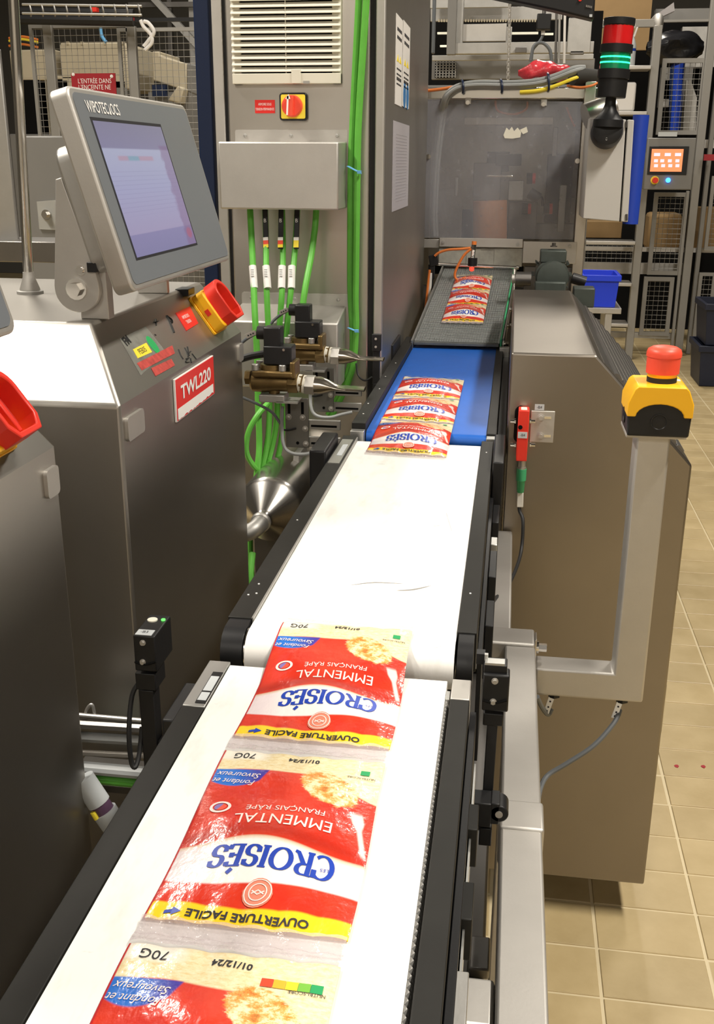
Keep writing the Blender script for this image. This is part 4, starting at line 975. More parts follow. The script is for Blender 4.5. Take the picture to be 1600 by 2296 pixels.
# upper and lower cover boxes
def cover(label, yt, yb, ffl, Yf, x0, x1, fx0, fx1, slope):
    zt, zb = PY(620, yt, Yf).z, PY(620, yb, Yf).z; zf0, zf1 = PY(650, ffl[1], YD).z, PY(650, ffl[0], YD).z
    X0, X1 = PY(x0, yt, Yf).x, PY(x1, yt, Yf).x
    s = thing('cover_box', label, 'box', ((X0+X1)/2, Yf, zb))
    MB().prism([(X0, Yf, zb), (X0, Yf, zt), (X0, YD-.0005, zf0 if slope else zt+.002), (X0, YD-.0005, zb)], (X1-X0, 0, 0)).build('shell', 'steel_satin', s, .003, 2)
    F0, F1 = PY(fx0, ffl[0], YD).x, PY(fx1, ffl[0], YD).x; f2 = FR((0, YD, 0), (1, 0, 0), (0, 0, 1))
    MB().prism([f2.p(x, z) for x, z in rrect(F0, zf0-.004, F1, zf1, .005)], (0, -.002, 0)).build('flange', 'steel_satin', s)
    for k in (.09, .5, .91):
        MB().lathe((F0+(F1-F0)*k, YD-.002, (zf0+zf1)/2), (0, -1, 0), [(0, .0038), (.0014, .0034), (.002, .0015)], 12).build('screw', 'steel_dull', s)
    return s, X0, X1, zt, zb
cover('upper folded steel cover box on the tall cabinet with cables leaving below', 318, 470, (291, 317), 1.985, 488, 758, 527, 779, False)
cover('lower dusty steel cover box behind the brass valves', 722, 870, (657, 682), 1.985, 512, 757, 542, 780, True)
# ---- green cables
def cable(label, pts, r, m='green_cable', Y=None, group='green cables of the tall cabinet', name='green_cable'):
    P = [PY(p[0], p[1], p[2] if len(p) > 2 else Y) for p in pts]
    return tag(MB().tube(P, r, 10, 5).build(name, m), label, 'cable', group)
cable('left one of the two long green cables hanging down the cabinet edge', [(805, -60), (804, 0), (797, 140), (790, 280), (786, 385), (785, 525), (785, 649), (790, 747), (788, 800), (775, 850), (758, 890), (735, 930)], .0064, Y=2.075)
cable('right one of the two long green cables hanging down the cabinet edge', [(823, -60), (821, 0), (814, 105), (807, 210), (802, 315), (800, 455), (797, 665), (798, 731), (793, 809), (782, 851), (766, 888), (742, 935)], .0066, Y=2.066)
SH = [('first green cable from the left below the upper cover box', [(560, 462, 2.045), (562, 500, 2.03), (566, 580, 2.0), (571, 700, 1.95), (576, 796, 1.94), (578, 894, 1.93), (581, 992, 1.92), (577, 1050, 1.91), (560, 1200, 1.9), (568, 1340, 1.9)], .0062),
      ('second green cable from the left below the upper cover box', [(594, 462, 2.045), (596, 540, 2.02), (597, 633, 1.97), (601, 731, 1.955), (605, 830, 1.95), (604, 910, 1.94), (600, 985, 1.93), (585, 1060, 1.92)], .0058),
      ('third green cable from the left below the upper cover box', [(632, 462, 2.045), (634, 560, 2.02), (632, 650, 1.97), (626, 740, 1.962), (622, 850, 1.955), (620, 940, 1.95), (610, 1000, 1.94), (594, 1060, 1.93)], .0058),
      ('fourth green cable from the left, leaning, below the upper cover box', [(667, 462, 2.045), (661, 560, 2.02), (652, 650, 1.975), (642, 745, 1.965), (637, 850, 1.958), (636, 930, 1.955), (628, 1000, 1.95), (612, 1070, 1.94)], .0058),
      ('fifth green cable from the left, bending left, below the upper cover box', [(709, 462, 2.045), (706, 510, 2.035), (697, 575, 2.01), (685, 640, 1.98), (678, 690, 1.968), (672, 760, 1.965)], .0062),
      ('green cable loop low between the steel cabinets', [(600, 905, 1.93), (578, 930, 1.90), (557, 968, 1.89), (552, 1010, 1.89), (565, 1040, 1.90), (590, 1060, 1.92), (605, 1030, 1.93)], .0056),
      ('green cable seen low under the tank', [(566, 1240, 1.75), (562, 1290, 1.72), (566, 1340, 1.70)], .006)]
for lb, pts, r in SH: cable(lb, pts, r)
for k, (x, y, Y) in enumerate(((567, 621, 1.985), (597, 622, 1.977), (633, 622, 1.984), (655, 622, 1.988))):
    p0, p1 = PY(x-1, 597, Y+.008), PY(x+(3 if k < 2 else -2), 647, Y-.014)
    s = tag(MB().cyl(p0, p1, .0072, n=14).build('cable_sleeve', 'paper'), ['white printed sleeve on the first green cable', 'white printed sleeve on the second green cable', 'white printed sleeve on the third green cable', 'white printed sleeve on the fourth green cable'][k], 'label', 'white cable sleeves')
    q = (p0+p1)/2+V((0, -.0072, 0)); lm = MB()
    for j in range(9): lm.box((q.x-.003, q.y-.0006, q.z-.018+j*.004), (q.x+.003, q.y, q.z-.016+j*.004))
    lm.build('print_lines', 'ink_grey', s, smooth=False)
for k, (x, Y) in enumerate(((594, 2.032), (630, 2.032), (666, 2.032))):
    p0, p1 = PY(x, 470, Y), PY(x+(3, -1, -2)[k], 558, Y-.022)
    s = thing('cable_marker', ('black marker with orange and white tag on the second green cable', 'black marker with orange and white tag on the third green cable', 'black marker with yellow and white tag on the fourth green cable')[k], 'label', p1, 'black cable markers')
    MB().bar(p0, p1, .0095, .006, (0, -1, 0)).build('strip', 'black', s, .0006)
    for a_, b_, mm in ((.70, .78, 'white'), (.78, .88, 'orange_red' if k < 2 else 'yellow_sign'), (.88, .96, 'yellow_sign')):
        MB().bar(p0.lerp(p1, a_)+V((0, -.0036, 0)), p0.lerp(p1, b_)+V((0, -.0036, 0)), .0102, .001, (0, -1, 0)).build('tag', mm, s)
    fr = FR(p0.lerp(p1, .28)+V((0, -.0042, 0)), (1, 0, 0), (0, 0, 1)); write(fr, 0, 0, 'B', .010, 'ink_white', s)
for x0, y0, x1, y1, Y, lb in ((779, 373, 809, 388, 2.055, 'light blue cable tie round the green cables beside upper box'), (780, 735, 803, 744, 2.052, 'light blue cable tie round the green cables beside lower box')):
    s = thing('cable_tie', lb, 'cable tie', PY(x1, y1, Y)); MB().tube([PY(x0, y0, Y+.006), PY(x0+3, y0+1, Y-.004), PY((x0+x1)/2, (y0+y1)/2, Y-.006), PY(x1-2, y1-1, Y-.004), PY(x1, y1, Y+.004)], .0026, 6, flat=.5).build('strap', 'blue_tie', s)
    p = PY(x1-4, y1-2, Y-.008); MB().box(p-V((.004, .003, .003)), p+V((.004, .003, .003))).build('lock', 'blue_tie', s, .0006)
# ---- papers on the side of the tall cabinet
fs = FR((XF, 0, 0), (0, 1, 0), (0, 0, 1))
def sheet(label, pts, m, cat='notice'):
    P = [PX(x, y, XF) for x, y in pts]; y0 = (P[0].y+P[3].y)/2; y1 = (P[1].y+P[2].y)/2; z1 = (P[0].z+P[1].z)/2; z0 = (P[2].z+P[3].z)/2
    s = thing('notice_sheet', label, cat, (XF, (y0+y1)/2, z0)); bx('sheet', m, s, (XF+.0004, y0, z0), (XF+.0014, y1, z1)); return s, y0, y1, z0, z1
for q, (pts, lb) in enumerate((([(887, 30), (901, 45), (899, 239), (884, 234)], 'left of two narrow white safety notices on the cabinet side'), ([(902, 46), (918, 60), (915, 243), (901, 240)], 'right of two narrow white safety notices on the cabinet side'))):
    s, y0, y1, z0, z1 = sheet(lb, pts, 'paper'); H, W = z1-z0, y1-y0; fr = FR((XF+.0016, 0, 0), (0, 1, 0), (0, 0, 1)); cy = (y0+y1)/2
    for f, n in ((.83, 2), (.74, 2), (.40, 1), (.34, 1), (.28, 2), (.23, 1)):
        lm = MB(); 
        for j in range(3): lm.box((XF+.0014, y0+W*(.16+.24*j), z0+H*f), (XF+.0018, y0+W*(.36+.24*j), z0+H*(f+.018*n)))
        lm.build('print_lines', 'ink', s, smooth=False)
    for k in (.3, .68): MB().prism([(XF+.0014, y0+W*(k-.16), z0+H*.49), (XF+.0014, y0+W*(k+.16), z0+H*.49), (XF+.0014, y0+W*k, z0+H*.57)], (.0004, 0, 0)).build('warning_triangle', 'yellow_sign', s)
    if q: 
        for k in (.3, .75): MB().cyl((XF+.0014, y0+W*k, z0+H*.14), (XF+.0018, y0+W*k, z0+H*.14), W*.19, n=14).build('blue_symbol', mat('blue_symbol', (.03, .18, .45), .5), s)
s, y0, y1, z0, z1 = sheet('faded grey printed sheet in clear sleeve on the cabinet side', [(881, 268), (917, 284), (912, 462), (877, 475)], 'paper_lilac'); H, W = z1-z0, y1-y0
lm = MB()
for j in range(22): lm.box((XF+.0014, y0+W*.16, z0+H*(.10+.036*j)), (XF+.0017, y0+W*.84, z0+H*(.108+.036*j)))
lm.build('print_lines', mat('faint_print', (.36, .34, .38), .5), s, smooth=False)
o = bx('steel_column', 'blue_paint', None, (cp(444, 300, 2.22).x, 2.22, 0), (cp(478, 300, 2.22).x, 2.27, 2.6), .003)
tag(o, 'dark blue painted steel column left of the tall cabinet', 'column')
# ================================================================== blow-off valves
def valve(label, hexpx, Y, plug_lb):
    O = PY(hexpx[0], hexpx[1], Y)
    t = thing('blow_off_valve', label, 'valve', O+V((-.07, 0, -.04)), 'brass blow off valves')
    k = Y*1.02/FPX/4.444*(1.0)               # metres per unit of the measuring grid
    k = 1.678*1.0235/FPX/4.444
    def q(x, y, dy=0.0): return O+V(((x-690)*k, dy, (905-y)*k))
    X = V((1, 0, 0))
    MB().lathe(q(80, 890), X, [(0, .012), (.004, .0165), (.025, .0175), (.050, .0150), ((470-80)*k, .0150)], 22).build('valve_body', 'brass', t)
    MB().cyl(q(28, 845), q(82, 845), .0125, n=6).build('inlet_nut', 'brass', t)
    MB().cyl(q(320, 905), q(320, 1005), .0095, n=16).build('stem', 'brass', t)
    bn = MB(); bn.obox(q(330, 785), V((210*k, 0, 0)), V((0, .023, 0)), V((0, 0, 32*k))); bn.build('bonnet', 'brass', t, .003)
    MB().cyl(q(300, 760), q(300, 700), .0195, n=24).build('bonnet_ring', 'brass', t)
    MB().obox(q(535, 740), V((26*k, 0, 0)), V((0, .022, 0)), V((0, 0, 82*k))).build('lug', 'brass', t, .002)
    for x, dy in ((152, -.016), (430, -.016), (152, .016), (430, .016)): MB().cyl(q(x, 755, dy), q(x, 690, dy), .0062, n=14).build('bonnet_bolt', 'steel_dull', t, .001)
    MB().cyl(q(468, 885), q(570, 885), .0185, n=6).build('hex_union', 'brass', t, .0008)
    MB().cyl(q(565, 885), q(600, 890), .0150, n=20).build('thread_seal', 'offwhite', t)
    MB().cyl(q(585, 890), q(622, 890), .0160, n=6).build('thin_nut', 'brass', t)
    MB().cyl(q(618, 895), q(642, 898), .0155, n=20).build('thread_seal', 'offwhite', t)
    MB().cyl(q(640, 900), q(738, 902), .0172, n=6).build('steel_nut', 'steel_satin', t, .0008)
    # flattened air nozzle
    nz_ = MB(); n = 24; st = [(738, 905, .0152, .0152), (800, 905, .0150, .0150), (870, 908, .0148, .0110), (940, 915, .0150, .0055), (990, 922, .0158, .0034), (1100, 922, .0160, .0030), (1245, 925, .0160, .0030)]
    vs = []
    for x, y, ry, rz in st:
        for i in range(n):
            a = 2*PI*i/n; pw = 1.0; vs.append(q(x, y)+V((0, ry*math.cos(a), rz*math.sin(a))))
    fs_ = [(i*n+j, i*n+(j+1) % n, (i+1)*n+(j+1) % n, (i+1)*n+j) for i in range(len(st)-1) for j in range(n)]
    nz_.add(vs, fs_); nz_.build('air_nozzle', mat('nozzle_steel', (.55, .50, .43), .22, 1.0), t, fix=True, ang=60)
    # solenoid coil with plug
    MB().obox(q(383, 600), V((142*k, 0, 0)), V((0, .0185, 0)), V((0, 0, 92*k))).build('coil', 'black', t, .002)
    MB().obox(q(325, 425), V((85*k, 0, 0)), V((0, .0150, 0)), V((0, 0, 98*k))).build('plug', 'black', t, .002)
    MB().cyl(q(245, 395), q(162, 392), .0112, n=16).build('cable_gland', 'black', t)
    p = q(448, 538, -.0186); MB().cyl(p, p+V((0, -.0012, 0)), .0022, n=10).build('screw', 'steel_bright', t)
    MB().tube([q(165, 392), q(110, 420), q(60, 450), q(-10, 505), q(-60, 560)], .0028, 8).build('lead', 'grey_cable_dark', t)
    s = MB().bar(q(150, 385, -.004), q(50, 430, -.004), .008, .002, (0, -1, 0)).build('cable_marker', 'steel_satin', t)
    for j in (.25, .5, .75): c = q(150-100*j, 385+45*j, -.0055); MB().cyl(c, c+V((0, -.001, 0)), .0014, n=8).build('hole', 'ink', s)
    MB().obox(q(315, 1035), V((128*k, 0, 0)), V((0, .020, 0)), V((0, 0, 36*k))).build('seat_plate', 'steel_dull', t, .001)
    # slotted upright plate
    yb = .020
    pl = MB().obox(q(525, 1330, yb), V((122*k, 0, 0)), V((0, .0018, 0)), V((0, 0, 262*k))).build('upright_plate', mat('grey_bracket_plate', (.22, .215, .20), .45, .7), t, .001)
    MB().obox(q(470, 1068, .0), V((110*k, 0, 0)), V((0, yb, 0)), V((0, 0, 8*k))).build('fold', 'steel_dull', t)
    for x in (445, 585): MB().obox(q(x, 1170, yb-.0020), V((14*k, 0, 0)), V((0, .0004, 0)), V((0, 0, 62*k))).build('slot', 'black_hole', pl)
    for x, y in ((440, 1268), (588, 1268), (612, 1385), (616, 1545)): MB().lathe(q(x, y, yb-.0018), (0, -1, 0), [(0, .0052), (.0012, .0052), (.0012, .0036), (.0042, .0034), (.005, .002)], 14).build('bolt', 'steel_satin', pl)
    c = q(530, 1540, yb-.0019); MB().cyl(c, c+V((0, -.0004, 0)), .0028, n=12).build('hole', 'black_hole', pl)
    for y0, y1 in ((1300, 1400), (1480, 1590)):
        MB().obox(q(800, (y0+y1)/2, yb+.008), V((170*k, 0, 0)), V((0, .003, 0)), V((0, 0, (y1-y0)/2*k))).build('slotted_rail', 'steel_dull', t, .001)
        MB().obox(q(800, (y0+y1)/2+12, yb+.0046), V((135*k, 0, 0)), V((0, .0005, 0)), V((0, 0, 11*k))).build('slot', 'black_hole', t)
    MB().tube([q(372, 1400, yb-.005), q(440, 1400, yb-.007), q(520, 1380, yb-.005)], .0018, 6).build('tie', 'black', t)
    MB().tube([q(385, 1150, .01), q(392, 1300, 0), q(392, 1400, 0), q(405, 1500, -.005), q(440, 1575, -.008), q(520, 1610, -.01), q(640, 1615, -.006), q(760, 1585, 0), q(880, 1560, .005)], .0031, 8).build('sensor_lead', 'grey_cable', t)
    return t, q
tv, qv = valve('nearer brass valve with black coil and flattened air nozzle', (695.3, 863.6), 1.678, '')
valve('farther brass valve with black coil and flattened air nozzle beside cabinet edge', (752, 798.4), 1.935, '')
mb = MB(); mb.tube([PY(540, 805, 1.69), PY(565, 798, 1.69), PY(594, 793, 1.685)], .0062, 10); tag(mb.build('black_hose', 'rubber'), 'short black hose entering the nearer valve coil from left', 'hose')
mb = MB(); mb.tube([PY(535, 888, 1.70), PY(575, 905, 1.69), PY(610, 925, 1.685), PY(628, 950, 1.68)], .0026, 8); tag(mb.build('thin_cable', 'grey_cable_dark'), 'thin dark cable sloping from steel cabinet to nearer valve plate', 'cable')
# ---- pressure tank
p = PY(606, 1142, 1.80); tr = .0650
t = thing('pressure_tank', 'horizontal stainless tank with cone end and elbow left of the conveyors', 'tank', p)
ax = V((.02, 1, .01)).normalized(); o = p
MB().lathe(o, ax, [(-.070, .016), (-.066, .0165), (-.055, .020), (-.012, tr-.006), (-.003, tr-.0015), (.004, tr), (.24, tr), (.26, tr-.01), (.27, .02)], 40).build('shell', mat('tank_stainless', (.58, .56, .53), .24, 1.0, bump=.02, bscale=200), t, ang=25)
ep = o-ax*.066
MB().lathe(ep, -ax, [(0, .0165), (.004, .019), (.010, .019), (.013, .0165)], 24).build('collar', 'steel_dull', t)
e2 = ep-ax*.013
MB().tube([e2, e2-ax*.014, e2-ax*.026+V((-.006, 0, -.004)), e2-ax*.032+V((-.022, 0, -.010)), e2-ax*.032+V((-.055, 0, -.016))], .0155, 16).build('elbow_pipe', 'steel_dull', t)
MB().box(o+V((.02, .12, tr-.010)), o+V((.032, .20, tr+.012))).build('bracket', 'steel_dull', t, .001)
for y in (.06, .20): bx('saddle', 'steel_dark', t, (o.x-.05, o.y+y, .0), (o.x+.045, o.y+y+.02, o.z-tr*.7), .002)
# ---- slim dark sensor at the cabinet corner
Yq = 2.16
t = thing('edge_sensor', 'slim black sensor on a rod at the foot of tall cabinet edge', 'sensor', PY(842, 930, 2.0))
Yq = 2.02
mb = MB(); pxbox(mb, 833, 750, 853, 788, Yq, .014); mb.build('sensor_body', 'black', t, .001)
for y in (760, 778): bolt('screw', PY(842, y, Yq), (0, -1, 0), .0016, .002, t, 'steel_satin', False)
mb = MB(); pxbox(mb, 836, 788, 850, 860, Yq+.003, .008); mb.build('rod', 'black', t)
mb = MB(); pxbox(mb, 835, 860, 848, 905, Yq+.002, .010); mb.build('clamp', 'black', t, .001)
mb = MB(); mb.tube([PY(798, 815, Yq+.02), PY(803, 842, Yq+.01), PY(818, 853, Yq), PY(834, 845, Yq)], .0020, 6); mb.build('lead', 'rubber', t)
# ================================================================== guarded machine at the far end of the mesh belt
YM = 3.15
def mp(x, y, Y=YM): return PY(x, y, Y)
def mbox(name, m, par, x0, y0, x1, y1, Y, d, bevel=0, **k):
    a, b = PY(x0, y0, Y), PY(x1, y1, Y); return MB().box((a.x, Y, a.z), (b.x, Y+d, b.z)).build(name, m, par, bevel, **k)
t = thing('guarded_machine', 'far steel machine with scratched clear guard window', 'machine', (mp(1130, 540).x, 3.5, 0)); gm = t
Lx, Rx = mp(953, 380).x, mp(1288, 380).x; zt, zb = mp(1130, 222).z, mp(1130, 534).z
bx('post', 'steel', t, (Lx-.05, YM+.012, 0), (Lx-.004, YM+.06, zt+.05), .002)
bx('post', 'steel', t, (mp(1296, 400).x, YM-.004, 0), (mp(1321, 400).x, YM+.06, zt+.045), .002)
bx('top_beam', 'steel_bright', t, (Lx-.05, YM+.002, zt), (mp(1336, 210).x+.012, YM+.075, mp(1130, 196).z), .003)
bx('roof', 'paint_grey', t, (Lx-.05, YM+.076, zt+.02), (mp(1336, 210).x+.02, YM+.75, mp(1130, 186).z), .002)
bx('wall_panel', 'steel', t, (Lx-.05, YM+.70, .7), (Rx+.04, YM+.72, zt+.02))
bx('wall_panel', 'steel_dull', t, (Lx-.05, YM+.062, .7), (Lx-.04, YM+.70, zt+.02)); bx('wall_panel', 'steel_dull', t, (Rx+.03, YM+.062, .7), (Rx+.04, YM+.70, zt+.02))
GLASS = mat('scratched_polycarbonate', (.40, .40, .44), .22, 0, .5, alpha=.42)
def glass_nodes():
    t_ = NT(GLASS); b = GLASS.node_tree.nodes['Principled BSDF']; tc = t_.new('ShaderNodeTexCoord').outputs['Object']
    f = t_.noise(t_.scaled(tc, (1, 1, .35)), 9, 5, .65); g_ = t_.noise(tc, 60, 4, .7)
    al = t_.m('ADD', .06, t_.m('MULTIPLY', f, .42)); al = t_.m('ADD', al, t_.m('MULTIPLY', t_.step(g_, .66, .06), .25), clamp=True)
    t_.l.new(al, b.inputs['Alpha'])
glass_nodes()
a, b = mp(955, 535), mp(1300, 222)
MB().prism([mp(957, 222), mp(1306, 228), mp(1284, 537), mp(951, 533)], (0, .006, 0)).build('guard_window', GLASS, t, smooth=False)
for x, y in ((1047, 227), (1217, 231)): mbox('window_clip', 'steel_satin', t, x-4, y-8, x+8, y+6, YM-.004, .004); bolt('screw', mp(x+1, y+3, YM-.004), (0, -1, 0), .0038, .004, t, 'steel_bright', False)
for x, y in ((960, 351), (1294, 361)): bolt('screw', mp(x, y, YM-.001), (0, -1, 0), .0045, .005, t, 'steel_bright', False)
# pale torn sticker on the window
st = [(1128, 303), (1135, 286), (1141, 292), (1147, 284), (1152, 294), (1160, 286), (1168, 296), (1166, 308), (1148, 311), (1131, 310)]
MB().prism([mp(x, y, YM-.0006) for x, y in st], (0, -.0003, 0)).build('torn_sticker', 'offwhite', t, smooth=False)
MB().prism([mp(x, y, YM-.0006) for x, y in ((1165, 291), (1180, 284), (1183, 296), (1172, 301))], (0, -.0003, 0)).build('torn_sticker', 'offwhite', t, smooth=False)
# works behind the window
W = [('gear_block', 'steel_dark', 1062, 365, 1120, 450, 3.36, .10), ('gear_block', 'black', 1092, 340, 1140, 385, 3.42, .08), ('cylinder_head', 'black', 1112, 345, 1168, 372, 3.34, .05), ('carriage', 'steel_dull', 1140, 405, 1172, 450, 3.36, .06),
     ('carriage', 'steel_dark', 1140, 452, 1200, 540, 3.40, .08), ('column', 'black', 1228, 345, 1276, 500, 3.45, .06), ('rod', 'steel_satin', 1240, 285, 1247, 350, 3.40, .01), ('shelf', 'steel', 1040, 262, 1240, 280, 3.44, .10), ('rod', 'steel_bright', 1090, 392, 1150, 397, 3.30, .01),
     ('rod', 'steel_dull', 1020, 398, 1026, 440, 3.30, .01), ('blue_block', 'blue_paint', 1036, 470, 1062, 535, 3.45, .05), ('bracket', 'steel_dull', 1255, 415, 1264, 520, 3.34, .03), ('lower_panel', 'steel_dull', 1180, 500, 1296, 545, 3.50, .02)]
for nm, mm, x0, y0, x1, y1, Y, d in W: mbox(nm, mm, t, x0, y0, x1, y1, Y, d, .002)
MB().cyl(mp(1098, 450, 3.32), mp(1098, 540, 3.32), .052, n=24).build('orange_drum', mat('orange_brown_drum', (.62, .26, .10), .5), t)
for x, y in ((1190, 400), (1180, 468), (1228, 468)):
    MB().cyl(mp(x-10, y, 3.36), mp(x+3, y, 3.36), .017, n=18).build('hub', 'black', t); MB().cyl(mp(x+3, y, 3.36), mp(x+10, y, 3.36), .016, n=18).build('hub_face', 'red', t)
MB().cyl(mp(1186, 432, 3.33), mp(1208, 446, 3.33), .017, n=16).build('motor', 'black', t); MB().tube([mp(1206, 434, 3.33), mp(1215, 446, 3.33), mp(1216, 462, 3.33)], .004, 8).build('hose', 'rubber', t)
MB().tube([mp(1110, 226, 3.19), mp(1116, 248, 3.19), mp(1150, 256, 3.19), mp(1178, 246, 3.19), mp(1182, 228, 3.19)], .003, 8).build('orange_lead', 'orange_cable', t)
MB().tube([mp(1270, 240, 3.2), mp(1278, 262, 3.2), mp(1288, 284, 3.2)], .003, 8).build('orange_lead', 'orange_cable', t)
# lower plates, curtain and rod
mbox('lower_plate', 'steel_satin', t, 985, 533, 1171, 556, YM-.010, .009, .001)
mbox('lower_plate', 'steel_satin', t, 1173, 541, 1290, 592, YM-.008, .009, .001)
mbox('lower_plate', 'steel_dull', t, 950, 536, 984, 556, YM+.002, .006, .001)
for x, y in ((993, 543), (1160, 548), (1277, 552)): bolt('screw', mp(x, y, YM-.010), (0, -1, 0), .0036, .004, t, 'steel_dull', False)
CURT = mat('pale_grey_brush_curtain', (.36, .35, .31), .7, vary=.35, vscale=30, bump=.3, bscale=120)
for k in range(6): mbox('curtain_strip', CURT, t, 984+k*31, 557, 984+k*31+30, 596+(k % 2)*2, YM-.004+(k % 2)*.002, .002)
mbox('dark_mouth', 'black_hole', t, 960, 594, 1172, 618, YM+.03, .01)
bx('skirt', 'steel_dark', t, (mp(1176, 600).x, YM+.02, .0), (mp(1292, 600).x, YM+.05, mp(1176, 600).z))
bx('skirt', 'steel_dark', t, (Lx-.02, YM+.05, .0), (mp(1176, 600).x, YM+.08, 1.04))
# ---- cable bundle over the machine
offs = [(0, 0, 0), (9, 4, .004), (2, 10, -.008), (14, 12, -.004), (7, 7, -.014)]
cb = thing('cable_bundle', 'bundle of grey cables and one yellow cable tied over the far machine', 'cables', PY(1130, 200, YM-.02))
for k, (dx, dy, dd) in enumerate(offs):
    P = [PY(968+dx*.8, 530, YM+.030+dd), PY(966+dx*.8, 470, YM+.03+dd), PY(972+dx*.8, 360, YM+.03+dd), PY(984+dx*.8, 265, YM+.028+dd), PY(992+dx*.7, 228, YM-.004+dd), PY(1005+dx*.6, 205+dy*.4, YM-.016+dd), PY(1030+dx*.3, 190+dy*.7, YM-.02+dd), PY(1075, 183+dy, YM-.02+dd), PY(1140, 184+dy, YM-.02+dd), PY(1200, 180+dy, YM-.02+dd), PY(1245, 168+dy, YM-.02+dd), PY(1285, 152+dy, YM-.02+dd), PY(1310, 150+dy*.6, YM+.01)]
    MB().tube(P, .0054, 8, 5).build('cable', 'grey_cable', cb)
MB().tube([PY(1165, 206, YM-.028), PY(1205, 203, YM-.03), PY(1245, 192, YM-.03), PY(1285, 176, YM-.03), PY(1300, 172, YM-.01)], .0048, 8, 5).build('cable', 'yellow_sign', cb, label='yellow cable')
for x, y0, y1 in ((1035, 180, 208), (1122, 179, 207), (1227, 165, 203)):
    MB().tube([PY(x, y0, YM-.020), PY(x+2, y0+4, YM-.036), PY(x+3, (y0+y1)/2, YM-.042), PY(x+3, y1-4, YM-.036), PY(x+2, y1, YM-.020)], .0034, 6, 4).build('cable_tie', 'blue_paint', cb, label='dark blue cable tie')
tag(MB().tube([PY(955, 203, YM-.005), PY(985, 200, YM-.006), PY(1015, 195, YM-.008)], .0038, 8, 5).build('orange_cable', 'orange_cable'), 'orange cable end beside the tall cabinet on the machine top', 'cable')
tag(MB().tube([PY(1270, 192, YM-.01), PY(1300, 196, YM-.012), PY(1325, 192, YM-.012), PY(1338, 186, YM+.0)], .0030, 8, 5).build('orange_cable', 'orange_cable'), 'thin orange cable under the black sleeve near the signal tower', 'cable')
tag(MB().tube([PY(1283, 172, YM+.0), PY(1310, 172, YM+.02), PY(1340, 178, YM+.08), PY(1352, 200, YM+.12), PY(1350, 260, YM+.14)], .030, 16, 5, flat=.75).build('black_sleeve', mat('black_fabric_sleeve', (.03, .028, .024), .8), None), 'thick black fabric sleeve swallowing the cable bundle', 'sleeve')
# ---- red bag
p0 = PY(1222, 182, YM+.15)
def bagf(i, j):
    a = i*2*PI; s_ = math.sin(PI*min(max(j, .02), .98))**.45
    L = .080; x = (j-.5)*2*L; r = .030*s_*(1+.18*math.sin(a*3+j*9)+.12*math.sin(j*21+a)); return p0+V((x, r*1.2*math.cos(a), .026+r*.85*math.sin(a)-.003*math.cos(j*7)))
BAG = mat('pink_red_plastic_bag', (.62, .045, .06), .22, 0, .6, vary=.5, vscale=40, bump=.6, bscale=90)
tag(MB().grid(bagf, 20, 24).build('plastic_bag', BAG, ang=80, fix=True), 'crumpled shiny pink red plastic bag lying on the far machine', 'bag')
# ---- sensor rod across the mesh belt
YR = 3.02
t = thing('rod_sensor', 'threaded sensor with orange cap on a steel rod across the mesh belt', 'sensor', PY(1060, 600, YR))
MB().cyl(PY(978, 592, YR), PY(1158, 600, YR), .0048, n=14).build('rod', 'steel_bright', t)
MB().cyl(PY(1157, 599, YR), PY(1163, 600, YR), .006, n=14).build('rod_collar', 'steel_bright', t)
p1, p2 = PY(1063, 541, YR-.01), PY(1057, 603, YR-.012)
MB().cyl(p1, p1.lerp(p2, .12), .0070, n=14).build('orange_cap', 'orange_cable', t); MB().cyl(p1.lerp(p2, .12), p1.lerp(p2, .30), .0078, n=6).build('nut', 'steel_bright', t)
th = MB(); q1, q2 = p1.lerp(p2, .3), p1.lerp(p2, .92)
th.lathe(q1, q2-q1, [((q2-q1).length*k/24, .0066 if k % 2 else .0058) for k in range(25)], 14); th.build('threaded_barrel', 'steel_bright', t)
c = PY(1059, 588, YR-.012); MB().cyl(c+V((0, 0, .012)), c-V((0, 0, .010)), .0135, n=18).build('clamp_ring', 'black', t); MB().lathe(p2, (0, -.6, -1), [(-.004, .0072), (.004, .0068), (.006, .004)], 14).build('lens', mat('red_lens', (.5, .03, .02), .3, emit=(1, .1, .05), estr=.6), t)
MB().obox(PY(972, 583, YR), V((.012, 0, .004)), V((0, .010, 0)), V((-.003, 0, .016))).build('clamp', 'black', t, .002)
MB().cyl(PY(1153, 600, YR+.002), PY(1150, 690, 2.9), .0026, n=8).build('stay', 'steel', t)
MB().obox(PY(968, 610, YR), V((.008, 0, 0)), V((0, .008, 0)), V((0, 0, .020))).build('clamp', 'black', t, .002)
MB().cyl(PY(967, 620, YR), PY(965, 700, YR), .005, n=10).build('stand', 'black', t)
for pts, lb in (([(1055, 556), (1035, 558), (1005, 560), (985, 566), (974, 574)], 'orange cable arching from the sensor cap to the left clamp'), ([(1056, 558), (1040, 572), (1024, 600), (1019, 618), (1026, 627), (1045, 622)], 'orange cable drooping from sensor onto the mesh belt'), ([(963, 605), (960, 630), (957, 660), (954, 690)], 'orange cable hanging beside the tall cabinet')):
    tag(MB().tube([PY(x, y, YR-.012) for x, y in pts], .0036, 8, 5).build('orange_cable', 'orange_cable'), lb, 'cable')
tag(MB().tube([PY(965, 612, YR-.01), PY(964, 640, YR-.01), PY(960, 675, YR-.01)], .0042, 8, 4).build('white_hose', 'paper'), 'white hose hanging beside the orange cable at the mesh belt', 'hose')
